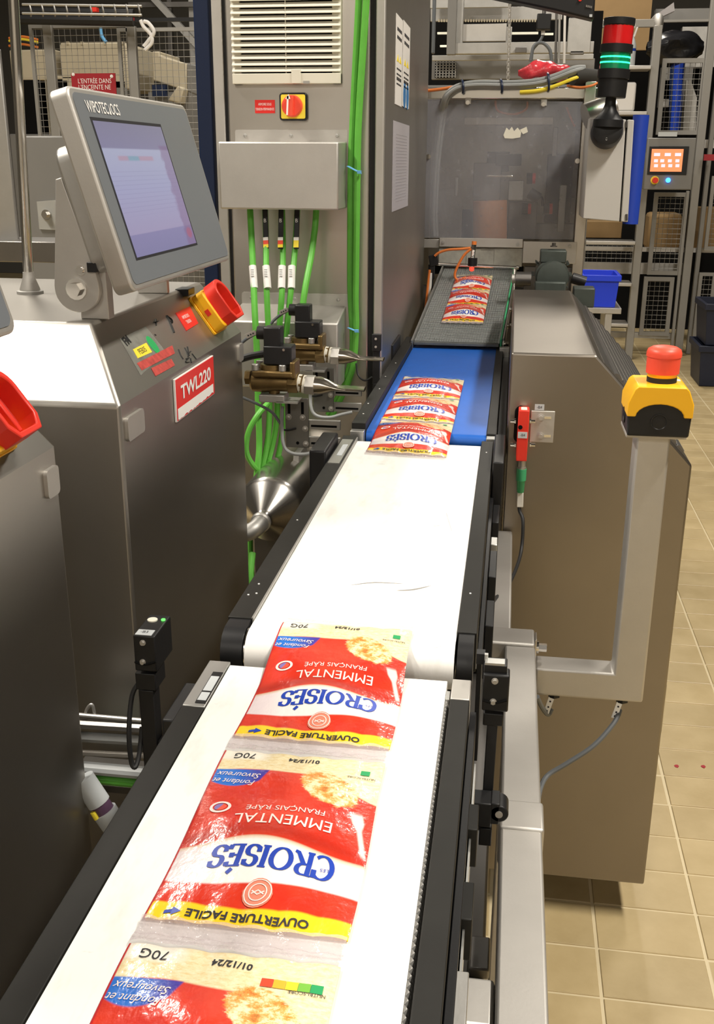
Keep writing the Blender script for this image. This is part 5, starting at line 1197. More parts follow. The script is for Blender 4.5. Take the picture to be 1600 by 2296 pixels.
# ---- gear motor
YG = 2.78
t = thing('gear_motor', 'grey green gear motor between far machine and steel housing', 'motor', PY(1240, 660, YG)); GG = mat('grey_green_cast_iron', (.065, .078, .070), .5, .3, vary=.25, vscale=40)
c = PY(1238, 622, YG)
MB().lathe(c+V((0, -.02, 0)), (0, 1, 0), [(0, .022), (.004, .040), (.016, .043), (.018, .036), (.05, .036), (.052, .044), (.16, .044), (.17, .030)], 28).build('motor_body', GG, t)
for k in range(10):
    a = 2*PI*k/10; MB().obox(c+V((.050*math.cos(a), .09, .050*math.sin(a))), V((.004*math.cos(a), 0, .004*math.sin(a))), V((0, .045, 0)), V((-.0015*math.sin(a), 0, .0015*math.cos(a)))).build('fin', GG, t)
MB().obox(c+V((0, .06, .050)), V((.034, 0, 0)), V((0, .03, 0)), V((0, 0, .016))).build('terminal_box', GG, t, .003)
bolt('bolt', c+V((0, .05, .074)), (0, 0, 1), .006, .010, t, 'steel_dark')
MB().obox(c+V((-.005, -.022, -.030)), V((.040, 0, 0)), V((0, .012, 0)), V((0, 0, .022))).build('foot_block', GG, t, .004)
MB().cyl(c+V((-.055, 0, -.005)), c+V((-.095, 0, -.005)), .018, n=18).build('shaft_housing', 'steel_dark', t); MB().cyl(c+V((-.095, 0, -.005)), c+V((-.105, 0, -.005)), .012, n=14).build('shaft', 'steel_satin', t)
MB().cyl(c+V((.05, 0, 0)), c+V((.085, 0, -.01)), .014, n=14).build('cable_gland', 'black', t)
bx('bracket', 'steel_dark', t, c+V((-.03, .0, -.30)), c+V((.03, .10, -.046)))
cc = PY(1307, 665, 2.68); MB().obox(cc, V((.026, 0, 0)), V((0, .03, 0)), V((0, 0, .024))).build('end_box', GG, t, .003)
# ---- control box, signal tower and blue tube
YK = 2.90
t = thing('control_box', 'pale grey wall box below the red and green signal tower', 'control box', PY(1350, 495, YK))
BOXM = mat('pale_grey_enclosure', (.50, .485, .46), .45)
MB().prism([PY(1322, 264, YK), PY(1403, 268, YK), PY(1388, 497, YK), PY(1306, 490, YK)], (0, .20, 0)).build('lid', BOXM, t, .002)
MB().prism([PY(1404, 270, YK+.02), PY(1407, 270, YK+.02), PY(1391, 497, YK+.02), PY(1388, 497, YK+.02)], (0, .15, 0)).build('gap', 'black_hole', t)
MB().prism([PY(1407, 268, YK), PY(1421, 269, YK), PY(1407, 498, YK), PY(1391, 497, YK)], (0, .20, 0)).build('side_door', BOXM, t, .002)
for y in (272, 480): MB().cyl(PY(1404, y, YK-.002), PY(1404, y+14, YK-.002), .003, n=8).build('hinge', 'steel_dark', t)
MB().cyl(PY(1312, 262, YK+.08), PY(1375, 240, YK+.10), .034, n=20).build('rear_pipe', 'steel', t)
t = thing('signal_tower', 'black signal tower with red lens above glowing green lens', 'signal light', PY(1360, 300, YK-.03))
YT = YK-.035; base = PY(1361, 292, YT); topp = PY(1389, 42, YT); L = (topp-base).length; ax = (topp-base).normalized()
def ap(y): return (292-y)/250*L
r1 = .0385
REDL = mat('red_translucent_lens', (.62, .012, .014), .16, 0, .6, coat=.5); GRL = mat('green_translucent_lens', (.0, .24, .10), .16, 0, .6, coat=.5)
def lens(y0, y1, r, m, nm):
    o = MB(); n = 40; vs = []
    for tt_, in ((ap(y0),), (ap(y1),)):
        for k in range(n): 
            u_, q_ = perp(ax); a = 2*PI*k/n; rr = r*(1+.012*math.cos(k*PI)); vs.append(base+ax*tt_+u_*rr*math.cos(a)+q_*rr*math.sin(a))
    o.add(vs, [(k, (k+1) % n, n+(k+1) % n, n+k) for k in range(n)]); return o.build(nm, m, t)
lens(101, 57, r1*.94, REDL, 'red_lens'); lens(156, 112, r1*.94, GRL, 'green_lens')
MB().lathe(base+ax*ap(56), ax, [(-.004, r1*.9), (0, r1), (ap(42)-ap(56), r1), (ap(41)-ap(56), r1*.96), (ap(40)-ap(56), 0)], 32, False).build('cap', 'black', t, ang=40)
for y0, y1 in ((118, 98), (176, 153)): MB().lathe(base+ax*ap(y0), ax, [(0, r1*.93), (.001, r1*1.04), (ap(y1)-ap(y0)-.001, r1*1.04), (ap(y1)-ap(y0), r1*.93)], 32).build('ring', 'black', t)
MB().lathe(base+ax*ap(218), ax, [(0, r1*.90), (.002, r1*.94), (ap(176)-ap(218), r1*.96)], 32).build('lower_drum', 'black', t)
MB().lathe(base+ax*ap(285), ax, [(0, r1*1.0), (ap(268)-ap(285), r1*.98), (ap(258)-ap(285), r1*.70), (ap(245)-ap(285), r1*.46), (ap(232)-ap(285), r1*.36), (ap(216)-ap(285), r1*.34)], 28).build('stem', 'black', t)
MB().lathe(base+V((0, .03, -.006)), V((0, -1, .15)), [(0, r1*1.05), (.03, r1*1.05), (.045, r1*.95), (.05, r1*.6)], 30).build('wall_bracket', 'black', t)
GE = mat('glowing_green_led', (.0, .8, .2), .3, emit=(.02, 1.0, .22), estr=3.2)
for y in (127, 139): 
    u_ = ax; c = base+ax*ap(y)
    MB().lathe(c-ax*.003, ax, [(0, r1*.60), (.001, r1*.955), (.0045, r1*.955), (.006, r1*.60)], 32).build('led_ring', GE, t)
fr = FR(PY(1359, 312, YT-.022), (1, 0, 0), (0, 0, 1)); write(fr, 0, 0, '0', .010, 'ink_grey', t)
t = thing('blue_tube', 'bright blue plastic tube standing beside the control box', 'tube', PY(1411, 502, YK+.05))
MB().cyl(PY(1437, 258, YK+.05), PY(1412, 502, YK+.05), .0208, n=28).build('tube_body', 'blue_tube', t)
for y in (300, 460): p = PY(1420-(y-380)*.1, y, YK+.07); MB().box(p-V((.008, .006, .006)), p+V((.010, .006, .006))).build('clip', 'steel_dull', t)
# ================================================================== things farther back
def fbox(name, m, par, x0, y0, x1, y1, Y, d=.03, bevel=0, **k): return mbox(name, m, par, x0, y0, x1, y1, Y, d, bevel, **k)
def top1(name, m, label, cat, x0, y0, x1, y1, Y, d=.05, bevel=0, group=None):
    return tag(mbox(name, m, None, x0, y0, x1, y1, Y, d, bevel), label, cat, group)
def mesh_panel(t, x0, y0, x1, y1, Y, cell, fw, wire=.0016, m='post_grey'):
    a, b = PY(x0, y1, Y), PY(x1, y0, Y)
    for p in (((a.x, a.z), (a.x+fw, b.z)), ((b.x-fw, a.z), (b.x, b.z)), ((a.x+fw, b.z-fw), (b.x-fw, b.z)), ((a.x+fw, a.z), (b.x-fw, a.z+fw))):
        MB().box((p[0][0], Y, p[0][1]), (p[1][0], Y+fw, p[1][1])).build('frame_bar', m, t)
    wm = MB(); x = a.x+fw+cell*.5; n = 0
    def w_(p, q):
        d = (q-p).normalized(); u, v = perp(d); r = wire
        o = [u*r, v*r, -u*r, -v*r]; wm.add([p+e for e in o]+[q+e for e in o], [(0,1,5,4),(1,2,6,5),(2,3,7,6),(3,0,4,7)])
    while x < b.x-fw: w_(V((x, Y+fw*.5, a.z+fw)), V((x, Y+fw*.5, b.z-fw))); x += cell
    z = a.z+fw+cell*.5
    while z < b.z-fw: w_(V((a.x+fw, Y+fw*.5-.002, z)), V((b.x-fw, Y+fw*.5-.002, z))); z += cell
    wm.build('wire_mesh', 'steel_dull', t, smooth=False, kind='stuff')
    return t
def post(t, x0, x1, yref, ytop, Y, d=.04, m='post_grey', z0=0.0):
    a, b = PY(x0, yref, Y), PY(x1, yref, Y); zt = PY(x0, ytop, Y).z
    return bx('post', m, t, (a.x, Y, z0), (b.x, Y+d, zt), .003)
# ---- left background: fence, sign, cream machine
YL = 7.0
lf = thing('mesh_fence', 'wire mesh fence with pale posts behind the touch screen', 'fence', (PY(250, 400, YL).x, YL, 0))
mesh_panel(lf, 121, 52, 288, 700, YL, .040, .022)
mesh_panel(lf, 306, 60, 470, 760, YL, .040, .022)
post(lf, 99, 119, 120, 50, YL-.03)
post(lf, 287, 305, 120, 58, YL-.03)
bx('rail', 'black', lf, PY(300, 49, YL+.04), PY(470, 38, YL+.04)+V((0, .03, 0)))
a, b = PY(164, 230, YL-.012), PY(258, 164, YL-.012)
t = thing('warning_sign', 'dark red sign with white French lettering on the mesh fence', 'sign', (a+b)/2)
bx('plate', 'red_dark', t, (a.x, YL-.012, a.z), (b.x, YL-.006, b.z)); fr = FR((0, YL-.012, 0), (1, 0, 0), (0, 0, 1)); c = PY(212, 182, YL-.012); write(fr, c.x, c.z, "L'ENTRÉE DANS", .042, 'ink_white', t, xs=.78); c = PY(212, 196, YL-.012); write(fr, c.x, c.z, "L'ENCEINTE NE", .042, 'ink_white', t, xs=.78)
for x, y in ((164, 167), (250, 171)): bolt('screw', PY(x, y, YL-.012), (0, -1, 0), .007, .006, t, 'white', False)
YB = 8.2
t = thing('cream_machine', 'large cream coloured machine behind the left mesh fence', 'machine', PY(220, 400, YB))
for nm, x0, y0, x1, y1, d, mm in (('hood', 20, 112, 128, 178, .6, 'cream'), ('hood', 132, 100, 290, 200, .6, 'cream'), ('hood_top', 134, 96, 280, 104, .5, 'cream'), ('side', 40, 172, 104, 180, .3, 'cream'), ('upright', 100, 178, 114, 330, .3, 'cream'), ('dark_opening', 44, 178, 99, 300, .2, 'black_hole'), ('window_bar', 112, 170, 165, 178, .2, 'cream'), ('opening', 118, 178, 165, 330, .1, 'black_hole'), ('base', 20, 300, 300, 860, .5, 'paint_grey'), ('panel', 255, 180, 292, 330, .3, 'paint_grey')):
    fbox(nm, mm, t, x0, y0, x1, y1, YB, d, .01)
for x in (148, 180, 232, 272): fbox('lug', 'cream', t, x, 93, x+6, 100, YB-.01, .02)
t = thing('cream_hopper', 'cream hopper with sloping top behind the right mesh panel', 'machine', PY(390, 300, YB))
MB().prism([PY(x, y, YB) for x, y in ((340, 115), (358, 115), (358, 125), (418, 142), (418, 204), (342, 180))], (0, .5, 0)).build('hood', 'cream', t, .01)
MB().prism([PY(x, y, YB+.01) for x, y in ((418, 142), (445, 146), (445, 215), (418, 204))], (0, .5, 0)).build('side', 'paint_grey', t, .01)
MB().prism([PY(x, y, YB-.1) for x, y in ((375, 225), (398, 192), (412, 198), (404, 232))], (0, .2, 0)).build('chute', 'cream', t, .01)
bx('base', 'paint_grey', t, (PY(330, 206, YB).x, YB+.02, 0), PY(445, 206, YB+.02)+V((0, .3, 0))); fbox('blue_cover', 'blue_paint', t, 340, 190, 372, 216, YB-.05, .04)
tag(MB().tube([PY(315, 45, 6.9), PY(322, 60, 6.9), PY(338, 78, 6.9), PY(340, 96, 6.9), PY(325, 112, 6.9)], .012, 8).build('white_cable', 'paper'), 'outer white cable coiled on the black fence rail', 'cable')
tag(MB().tube([PY(322, 48, 6.9), PY(333, 52, 6.9), PY(345, 72, 6.9), PY(332, 92, 6.9), PY(322, 104, 6.9)], .012, 8).build('white_cable', 'paper'), 'inner white cable coiled on the black fence rail', 'cable')
# wire basket with cables along the top
t = thing('wire_tray', 'overhead wire cable tray with red and dark cables at top left', 'cable tray', PY(180, 45, 6.6))
for y in (10, 30): MB().cyl(PY(50, y, 6.6), PY(318, y+4, 6.6), .008, n=6).build('tray_wire', 'steel_dull', t)
for x in range(66, 318, 27): MB().tube([PY(x, 10, 6.6), PY(x+4, 26, 6.6), PY(x+3, 36, 6.7)], .006, 6).build('tray_wire', 'steel_dull', t)
for y, mm, r in ((37, 'red_dark', .012), (43, 'black', .03), (25, 'black', .025), (49, 'red_dark', .010)): MB().cyl(PY(30, y, 6.85), PY(300, y+5, 6.85), r, n=8).build('tray_cable', mm, t)
MB().obox(PY(212, 22, 6.7), V((.02, 0, 0)), V((0, .02, 0)), V((0, 0, .012))).build('red_connector', 'red', t)
MB().tube([PY(225, 60, 7.6), PY(228, 80, 7.6), PY(238, 95, 7.6)], .012, 6).build('blue_lead', 'blue_tie', t)
for k, y in enumerate((80, 86, 92, 97)): tag(MB().tube([PY(20, y+6, 8.4), PY(50, y+2, 8.4), PY(85, y+9, 8.4)], .010, 6).build('hose', ['orange_cable', 'yellow_sign', 'rubber', 'orange_cable'][k]), ['topmost orange hose above the cream machine at far left', 'yellow hose above the cream machine at far left', 'black hose above the cream machine at far left', 'lowest orange hose above the cream machine at far left'][k], 'hose')
# roof steel far behind
t = thing('roof_steelwork', 'dark grey diagonal roof steel seen above the fence', 'roof beam', PY(380, 60, 9.5))
MB().bar(PY(330, -20, 9.5), PY(450, 110, 9.5), .07, .05).build('diagonal', 'steel_dull', t); MB().bar(PY(430, -30, 9.7), PY(440, 240, 9.7), .08, .05).build('upright', 'steel_dull', t)
MB().bar(PY(290, 12, 9.6), PY(460, 10, 9.6), .06, .04).build('purlin', 'steel_dark', t); MB().bar(PY(380, -20, 9.8), PY(385, 160, 9.8), .05, .04).build('upright', 'steel_dark', t)
# steel bar and pale guard panel at the far left, standing on the cabinet
t = thing('support_bar', 'upright polished steel bar with cone foot on the steel cabinet', 'bar', PZ(66, 662, TZ))
ft = PZ(68, 658, TZ); pt = PY(28, -40, ft.y-.02)
MB().cyl(ft+V((0, 0, .030)), pt, .0072, n=20).build('bar', 'steel_bright', t)
MB().lathe(ft, (0, 0, 1), [(.005, .0145), (.007, .0145), (.024, .0085), (.031, .0078)], 24).build('cone_foot', 'steel_satin', t)
MB().lathe(ft, (0, 0, 1), [(0, .019), (.004, .019), (.005, .0145)], 24).build('foot_plate', 'steel_dull', t)
top1('guard_panel', 'steel_dull', 'tall steel guard panel at the left edge behind the upright bar', 'panel', -60, 110, 42, 560, 2.0, .01, .002)
tag(bx('machine_side', 'paint_grey', None, (PY(46, 400, 2.6).x, 2.6, 0), PY(150, 305, 2.6)+V((0, .1, 0)), .004), 'grey machine side behind the upright bar and touch screen', 'machine')
t = thing('clear_guard', 'small clear guard plate with wing bolt behind the touch screen', 'guard', PY(105, 520, 2.594))
MB().prism([PY(x, y, 2.594) for x, y in ((82, 452), (128, 448), (128, 516), (88, 514))], (0, .005, 0)).build('plate', mat('clear_plate', (.55, .55, .52), .15, alpha=.5), t); bolt('wing_bolt', PY(104, 481, 2.594), (0, -1, 0), .008, .014, t)
top1('grey_ledge', 'steel_dark', 'grey steel ledge behind the upright bar at the left', 'ledge', -40, 540, 140, 590, 1.95, .12, .002)
# ---- centre background above the far machine
YU = 5.2
t = thing('overhead_conveyor', 'grey overhead conveyor frame above the far machine', 'conveyor', PY(1150, 125, YU))
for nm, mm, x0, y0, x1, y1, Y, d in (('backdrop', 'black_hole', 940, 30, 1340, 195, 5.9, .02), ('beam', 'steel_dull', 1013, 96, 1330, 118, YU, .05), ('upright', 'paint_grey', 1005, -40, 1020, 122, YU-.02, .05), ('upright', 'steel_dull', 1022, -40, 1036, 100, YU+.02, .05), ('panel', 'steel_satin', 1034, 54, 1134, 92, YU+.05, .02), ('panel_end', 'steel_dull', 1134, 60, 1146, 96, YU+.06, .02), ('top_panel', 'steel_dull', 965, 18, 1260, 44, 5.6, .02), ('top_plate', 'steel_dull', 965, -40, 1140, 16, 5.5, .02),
     ('lower_rail', 'steel_dull', 968, 124, 1330, 133, 5.4, .03), ('lower_panel', 'paint_grey', 968, 134, 1330, 176, 5.5, .03), ('side_casting', 'steel_dull', 1275, 40, 1322, 118, YU-.03, .04), ('block', 'steel_dark', 1155, 106, 1180, 118, YU-.03, .02), ('block', 'steel_dark', 1278, 114, 1308, 122, YU-.03, .02)):
    fbox(nm, mm, t, x0, y0, x1, y1, Y, d, .002)
for x0, x1, y in ((980, 1006, 72), (1146, 1206, 72), (1216, 1240, 74), (986, 1006, 101)): fbox('lit_strip', mat('pale_tube_strip', (.75, .72, .58), .4, emit=(1, .95, .75), estr=.35), t, x0, y, x1, y+4, 5.7, .02)
tm_ = MB()
for x in range(982, 1225, 6): pxbox(tm_, x, 43, x+3, 49, 5.58, .01)
tm_.build('toothed_edge', 'cream', t, smooth=False, kind='stuff')
for x, mm in ((1247, 'steel_dark'), (1254, 'steel_dull'), (1266, 'paper')): MB().cyl(PY(x, 30, 5.0), PY(x-2, 142, 5.0), .0055, n=8).build('hanging_rod', mm, t)
fbox('grating', 'black', t, 975, 138, 1022, 174, 5.48, .01)
gw = MB()
for x in range(978, 1022, 7): pxbox(gw, x, 138, x+1.2, 174, 5.47, .004)
for y in range(140, 174, 6): pxbox(gw, 975, y, 1022, y+1.2, 5.47, .004)
gw.build('grating_wires', 'steel_dull', t, smooth=False, kind='stuff')
ch = thing('hanging_chain', 'thin steel chain hanging above the far machine', 'chain', PY(1139, 178, 4.6)); cm = MB()
for k in range(34):
    p = PY(1143-k*.13, -8+k*5.5, 4.6); r = V((.0045, 0, 0)) if k % 2 else V((0, .0045, 0))
    cm.tube([p+r+V((0, 0, .007)), p+r-V((0, 0, .007)), p-r-V((0, 0, .007)), p-r+V((0, 0, .007)), p+r+V((0, 0, .007))], .0018, 5, 2)
cm.build('chain_links', 'steel_satin', ch, kind='stuff')
t = thing('black_junction_box', 'small black junction box with looping cable above the red bag', 'box', PY(1218, 65, 4.8))
fbox('box', 'black', t, 1204, 30, 1234, 66, 4.8, .05, .004); fbox('gland', 'steel_satin', t, 1213, 68, 1221, 78, 4.82, .015); p_ = PY(1219, 31, 4.83); MB().cyl(p_, V((p_.x, p_.y, 4.70)), .008, n=8).build('hanger', 'steel_dark', t)
MB().tube([PY(1217, 78, 4.83), PY(1210, 92, 4.83), PY(1194, 112, 4.83), PY(1188, 138, 4.83)], .006, 8).build('lead', 'grey_cable_dark', t); MB().tube([PY(1190, 136, 4.8), PY(1196, 104, 4.8), PY(1215, 96, 4.8), PY(1232, 112, 4.8), PY(1236, 140, 4.8)], .007, 8).build('lead', 'grey_cable_dark', t)
t = thing('display_monitor', 'black display monitor hanging at the top edge of the picture', 'monitor', PY(1240, 30, 2.6))
MB().prism([PY(1050, -60, 2.6), PY(1338, -60, 2.6), PY(1331, 44, 2.6), PY(1240, 22, 2.6), PY(1095, -8, 2.6)], (0, .05, 0)).build('housing', 'black', t, .004)
MB().cyl(PY(1300, -1, 2.599), PY(1300, -1, 2.595), .004, n=8).build('red_light', 'red', t); fbox('badge', 'label_grey', t, 1321, 32, 1327, 38, 2.597, .002)
for k in range(4): fbox('brand_mark', 'steel_dark', t, 1313+k*3.6, 11+k*.8, 1315.6+k*3.6, 16+k*.8, 2.597, .002)
top1('cardboard_wall', 'cardboard', 'brown cardboard panel behind the ladder top', 'panel', 1330, -60, 1452, 112, 9.0, .05)
tag(bx('conduit_pipe', 'grey_cable_dark', None, PY(966, 120, 4.0), PY(978, -60, 4.0)+V((0, .03, 0)), .004), 'dark conduit running up beside the tall cabinet', 'conduit')
# ---- ladder
YA = 7.9
t = thing('step_ladder', 'aluminium step ladder with flat treads behind the signal tower', 'ladder', PY(1380, 803, YA))
rx = PY(1445, 400, YA).x; lx = PY(1336, 100, YA).x; ztop = PY(1478, 38, YA).z
for x, lb in ((lx, 'left'), (rx, 'right')): 
    bx('rail', 'post_grey', t, (x-.028, YA, 0), (x+.028, YA+.07, ztop-.05), .004)
    MB().tube([V((x, YA+.035, ztop-.07)), V((x, YA+.035, ztop-.02)), V((x, YA+.07, ztop)), V((x, YA+.22, ztop))], .034, 12).build('top_bend', 'steel_satin', t)
bx('top_bar', 'post_grey', t, (lx, YA+.02, ztop-.06), (rx, YA+.05, ztop-.01), .004)
for y in (148, 250, 347, 443, 540, 633, 724): z = PY(1390, y, YA).z; bx('tread', 'steel_satin', t, (lx+.028, YA-.04, z-.025), (rx-.028, YA+.16, z), .004)
t = thing('spray_bottle', 'white spray bottle with blue band standing on the ladder', 'bottle', PY(1407, 163, YA+.03)); pb = PY(1407, 163, YA+.03)
pb.z = PY(1390, 148, YA).z
MB().lathe(pb, (0, 0, 1), [(0, .038), (.005, .042), (.13, .042), (.17, .030), (.20, .016), (.22, .015)], 20).build('bottle', 'label_grey', t)
MB().lathe(pb, (0, 0, 1), [(.095, .0425), (.112, .0425)], 20, False).build('band', 'ink_blue', t)
MB().obox(pb+V((-.02, 0, .255)), V((.045, 0, .006)), V((0, .018, 0)), V((-.006, 0, .022))).build('spray_head', 'paper', t, .01); MB().obox(pb+V((.03, 0, .22)), V((.006, 0, -.004)), V((0, .010, 0)), V((.01, 0, .035))).build('trigger', 'paper', t, .003)
t = thing('white_canister', 'white square canister on the ladder step below the spray bottle', 'canister', PY(1400, 225, YA-.02)); z0 = PY(1390, 250, YA).z
pc = PY(1400, 225, YA); bx('body', 'paper', t, (pc.x-.10, YA-.02, z0), (pc.x+.07, YA+.12, z0+.19), .015); MB().lathe((pc.x-.02, YA+.05, z0+.19), (0, 0, 1), [(0, .03), (.03, .03)], 16).build('cap', 'paper', t)
# ---- blue bin on its stand
YS = 5.6
t = thing('blue_bin', 'bright blue plastic bin on a steel stand behind the gear motor', 'bin', PY(1345, 690, YS))
a, b = PY(1300, 688, YS), PY(1388, 618, YS)
xo0, xo1, z0, z1 = a.x, b.x+.004, a.z, b.z; w_ = .010; dp = .30
def taper(x0, x1, y0, y1, z0_, z1_, e): return MB().add([(x0+e, y0+e, z0_), (x1-e, y0+e, z0_), (x1-e, y1-e, z0_), (x0+e, y1-e, z0_), (x0, y0, z1_), (x1, y0, z1_), (x1, y1, z1_), (x0, y1, z1_), (x0+w_, y0+w_, z1_), (x1-w_, y0+w_, z1_), (x1-w_, y1-w_, z1_), (x0+w_, y1-w_, z1_), (x0+e+w_, y0+e+w_, z0_+w_), (x1-e-w_, y0+e+w_, z0_+w_), (x1-e-w_, y1-e-w_, z0_+w_), (x0+e+w_, y1-e-w_, z0_+w_)],
    [(0,3,2,1),(0,1,5,4),(1,2,6,5),(2,3,7,6),(3,0,4,7),(4,5,9,8),(5,6,10,9),(6,7,11,10),(7,4,8,11),(8,9,13,12),(9,10,14,13),(10,11,15,14),(11,8,12,15),(12,13,14,15)])
taper(xo0, xo1, YS, YS+dp, z0, z1, .012).build('bin_body', 'blue_bin', t, .002)
bx('rim', 'blue_bin', t, (xo0-.008, YS-.010, z1-.030), (xo1+.008, YS-.0005, z1), .002); bx('rim', 'blue_bin', t, (xo1+.0005, YS, z1-.030), (xo1+.008, YS+dp, z1), .002)
fbox('worn_label', mat('worn_olive_label', (.10, .14, .05), .7, vary=.4, vscale=40), t, 1303, 643, 1326, 676, YS-.0012, .001)
t = thing('steel_stand', 'low steel stand under the bright blue bin', 'stand', ((xo0+xo1)/2, YS+.1, 0))
bx('top', 'steel_dull', t, (xo0-.05, YS-.02, z0-.03), (xo1+.02, YS+dp, z0-.001), .002)
for x in (xo0-.04, xo1-.06):
    for y in (YS-.015, YS+dp-.05): bx('leg', 'steel_dull', t, (x, y, 0), (x+.035, y+.035, z0-.03), .002)
# ---- right fence with cabinet and operator panel
YF = 8.15
rf = thing('mesh_fence', 'wire mesh fence with gate at the right behind the ladder', 'fence', (PY(1530, 500, YF).x, YF, 0))
mesh_panel(rf, 1470, 130, 1586, 302, YF, .036, .030)
mesh_panel(rf, 1450, 432, 1545, 616, YF, .036, .030)
mesh_panel(rf, 1432, 622, 1512, 752, YF, .036, .030)
mesh_panel(rf, 1578, 395, 1640, 560, YF, .036, .024)
mesh_panel(rf, 1552, 612, 1606, 758, YF, .036, .024)
mesh_panel(rf, 1304, 545, 1425, 600, YF+.2, .036, .020)
post(rf, 1553, 1571, 400, -60, YF-.03, .06)
post(rf, 1580, 1590, 400, -60, YF+.05, .04)
post(rf, 1521, 1528, 600, 428, YF-.02, .03)
bx('rail', 'post_grey', rf, PY(1440, 50, YF), PY(1640, 42, YF)+V((0, .04, 0)))
bx('ledge', 'steel_satin', rf, PY(1300, 562, YF+.1), PY(1640, 558, YF+.1)+V((0, .05, 0)))
bx('ledge', 'steel_dull', rf, PY(1300, 612, YF+.15), PY(1540, 592, YF+.15)+V((0, .05, 0)))
bx('rail', 'steel_dull', rf, PY(1365, 756, YF+.03), PY(1506, 748, YF+.03)+V((0, .04, 0)))
t = thing('operator_panel', 'distant operator panel with orange touch screen and blue lamp', 'touch screen', PY(1500, 425, 7.7)); YO = 7.7
fbox('case', 'paint_grey', t, 1452, 309, 1549, 426, YO, .10, .006); fbox('bezel', 'black', t, 1456, 328, 1538, 392, YO-.008, .008, .002)
OS = mat('orange_touch_screen', (.05, .02, .01), .3, emit=(.95, .26, .10), estr=.95); fbox('screen', OS, t, 1461, 334, 1527, 385, YO-.0095, .0015)
IC = mat('pale_screen_icon', (.3, .3, .3), .3, emit=(.60, .52, .62), estr=.95)
for r_, xs_ in ((347, (1466, 1490, 1513)), (361, (1466, 1480, 1497, 1514)), (372, (1466, 1482, 1498, 1514))):
    for x in xs_: fbox('icon', IC, t, x, r_-4, x+(13 if r_ == 347 else 8), r_+3, YO-.011, .0012)
c = PY(1467, 404, YO); MB().cyl(c, c+V((0, -.006, 0)), .028, n=18).build('yellow_disc', 'yellow_sign', t); MB().cyl(c+V((0, -.006, 0)), c+V((0, -.05, 0)), .019, n=18).build('stop_button', 'red', t)
c = PY(1497, 404, YO); MB().cyl(c, c+V((0, -.012, 0)), .016, n=16).build('blue_lamp', mat('lit_blue_lamp', (.0, .05, .5), .3, emit=(.03, .22, 1), estr=4), t)
fbox('name_plate', 'label_grey', t, 1476, 296, 1517, 306, YO-.02, .02); p_ = PY(1540, 380, YO); bx('wall_arm', 'steel_dark', t, (p_.x-.02, YO+.10, p_.z-.03), (p_.x+.03, YF-.031, p_.z+.03), .003)
# ---- machine parts behind the right fence
t = thing('packing_machine', 'shadowy packing machine behind the right mesh fence', 'machine', PY(1520, 300, 9.2)); YP = 9.2
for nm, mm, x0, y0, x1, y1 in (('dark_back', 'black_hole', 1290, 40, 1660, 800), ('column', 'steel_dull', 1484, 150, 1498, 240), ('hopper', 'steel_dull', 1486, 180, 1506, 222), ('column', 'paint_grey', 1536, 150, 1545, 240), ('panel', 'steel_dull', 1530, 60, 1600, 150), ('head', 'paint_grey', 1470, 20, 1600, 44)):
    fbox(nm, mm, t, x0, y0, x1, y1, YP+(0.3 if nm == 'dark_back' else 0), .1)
MB().prism([PY(x, y, YP-.05) for x, y in ((1538, 180), (1548, 180), (1562, 220), (1558, 300), (1530, 300))], (0, .2, 0)).build('funnel', 'steel_dull', t)
MB().tube([PY(1530, 112, YP-.2), PY(1522, 150, YP-.2), PY(1518, 220, YP-.2), PY(1512, 300, YP-.2)], .040, 10).build('blue_hose', 'blue_tube', t)
MB().tube([PY(1508, 300, YP-.15), PY(1508, 200, YP-.15), PY(1512, 130, YP-.15)], .030, 10).build('navy_hose', 'blue_paint', t)
p0 = PY(1512, 108, YP-.75)
def bag2(i, j):
    a = i*2*PI; s_ = math.sin(PI*min(max(j, .03), .97))**.5; r = .145*s_*(1+.15*math.sin(a*4+j*7)+.1*math.sin(a*7)); return p0+V(((j-.5)*.40, r*math.cos(a), .0+r*.8*math.sin(a)))
tag(MB().grid(bag2, 22, 20).build('black_bag', mat('glossy_black_film', (.012, .012, .014), .25, bump=.5, bscale=25), ang=80, fix=True), 'glossy black plastic film bundled above the mesh fence', 'bag')
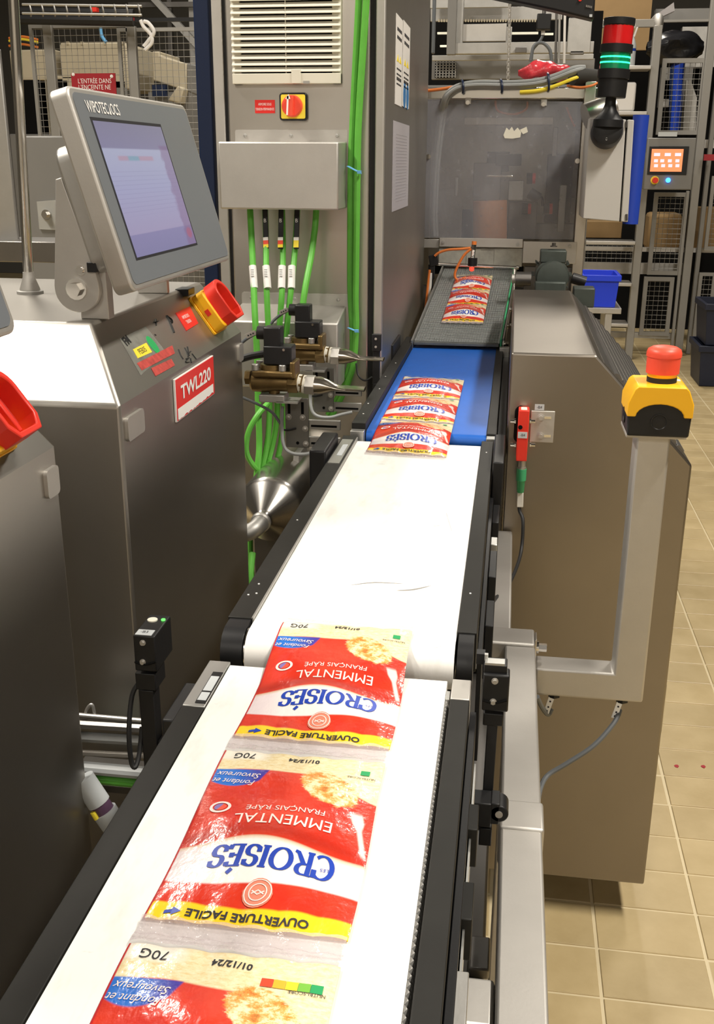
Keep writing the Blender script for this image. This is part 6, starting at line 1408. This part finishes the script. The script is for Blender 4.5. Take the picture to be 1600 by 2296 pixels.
tag(MB().prism([PY(x, y, 9.0) for x, y in ((1475, 30), (1510, 5), (1512, 24), (1486, 36))], (0, .1, 0)).build('grey_film', mat('grey_translucent_film', (.30, .28, .28), .3, bump=.5, bscale=30)), 'grey plastic film scrap hanging at top right', 'film')
for lb, x0, y0, x1, y1 in (('brown cardboard drum behind the mesh gate', 1457, 478, 1522, 562), ('brown cardboard block at the right edge behind fence', 1574, 466, 1620, 562), ('brown carton stack between the ladder rails', 1312, 496, 1392, 534)):
    top1('cardboard_carton', 'cardboard', lb, 'carton', x0, y0, x1, y1, 8.7, .3, .03 if 'drum' in lb else .005)
tag(bx('red_strip', 'red_dark', None, PY(1577, 360, 8.0), PY(1604, 346, 8.0)+V((0, .02, 0))), 'dark red sign strip at the right edge', 'sign')
tag(bx('white_strip', 'paper', None, PY(1577, 332, 8.3), PY(1612, 313, 8.3)+V((0, .02, 0))), 'pale panel at the right edge above the red strip', 'panel')
# ---- navy crates
def crate(label, xa, xb, y, z, h):
    t = thing('stacked_crate', label, 'crate', ((xa+xb)/2, y+.2, z), 'navy crates stacked at the right edge')
    global w_
    taper(xa, xb, y, y+.4, z, z+h, .02).build('crate_body', 'navy_bin', t, .004)
    bx('rim', 'navy_bin', t, (xa-.012, y-.012, z+h-.04), (xb+.012, y-.0005, z+h), .003); bx('rim', 'navy_bin', t, (xa-.012, y, z+h-.04), (xa-.0005, y+.4, z+h), .003)
xk = PY(1570, 780, 6.95).x
crate('lower navy plastic crate standing on the floor at the right edge', xk, xk+.56, 6.95, 0.0, .27); crate('upper navy plastic crate stacked at the right edge', xk+.01, xk+.57, 6.95, .271, .27)
# small marks on the floor
for x, y, lb in ((1516, 1718, 'left small red speck on the floor tile'), (1576, 1719, 'right small red speck on the floor tile')):
    p = PZ(x, y, .0); tag(MB().prism([p+V((.006*math.cos(k)*1.0, .006*math.sin(k)*(1+.3*(k % 2)), .0002)) for k in range(6)], (0, 0, .0006)).build('red_speck', 'red_dark', smooth=False), lb, 'speck')
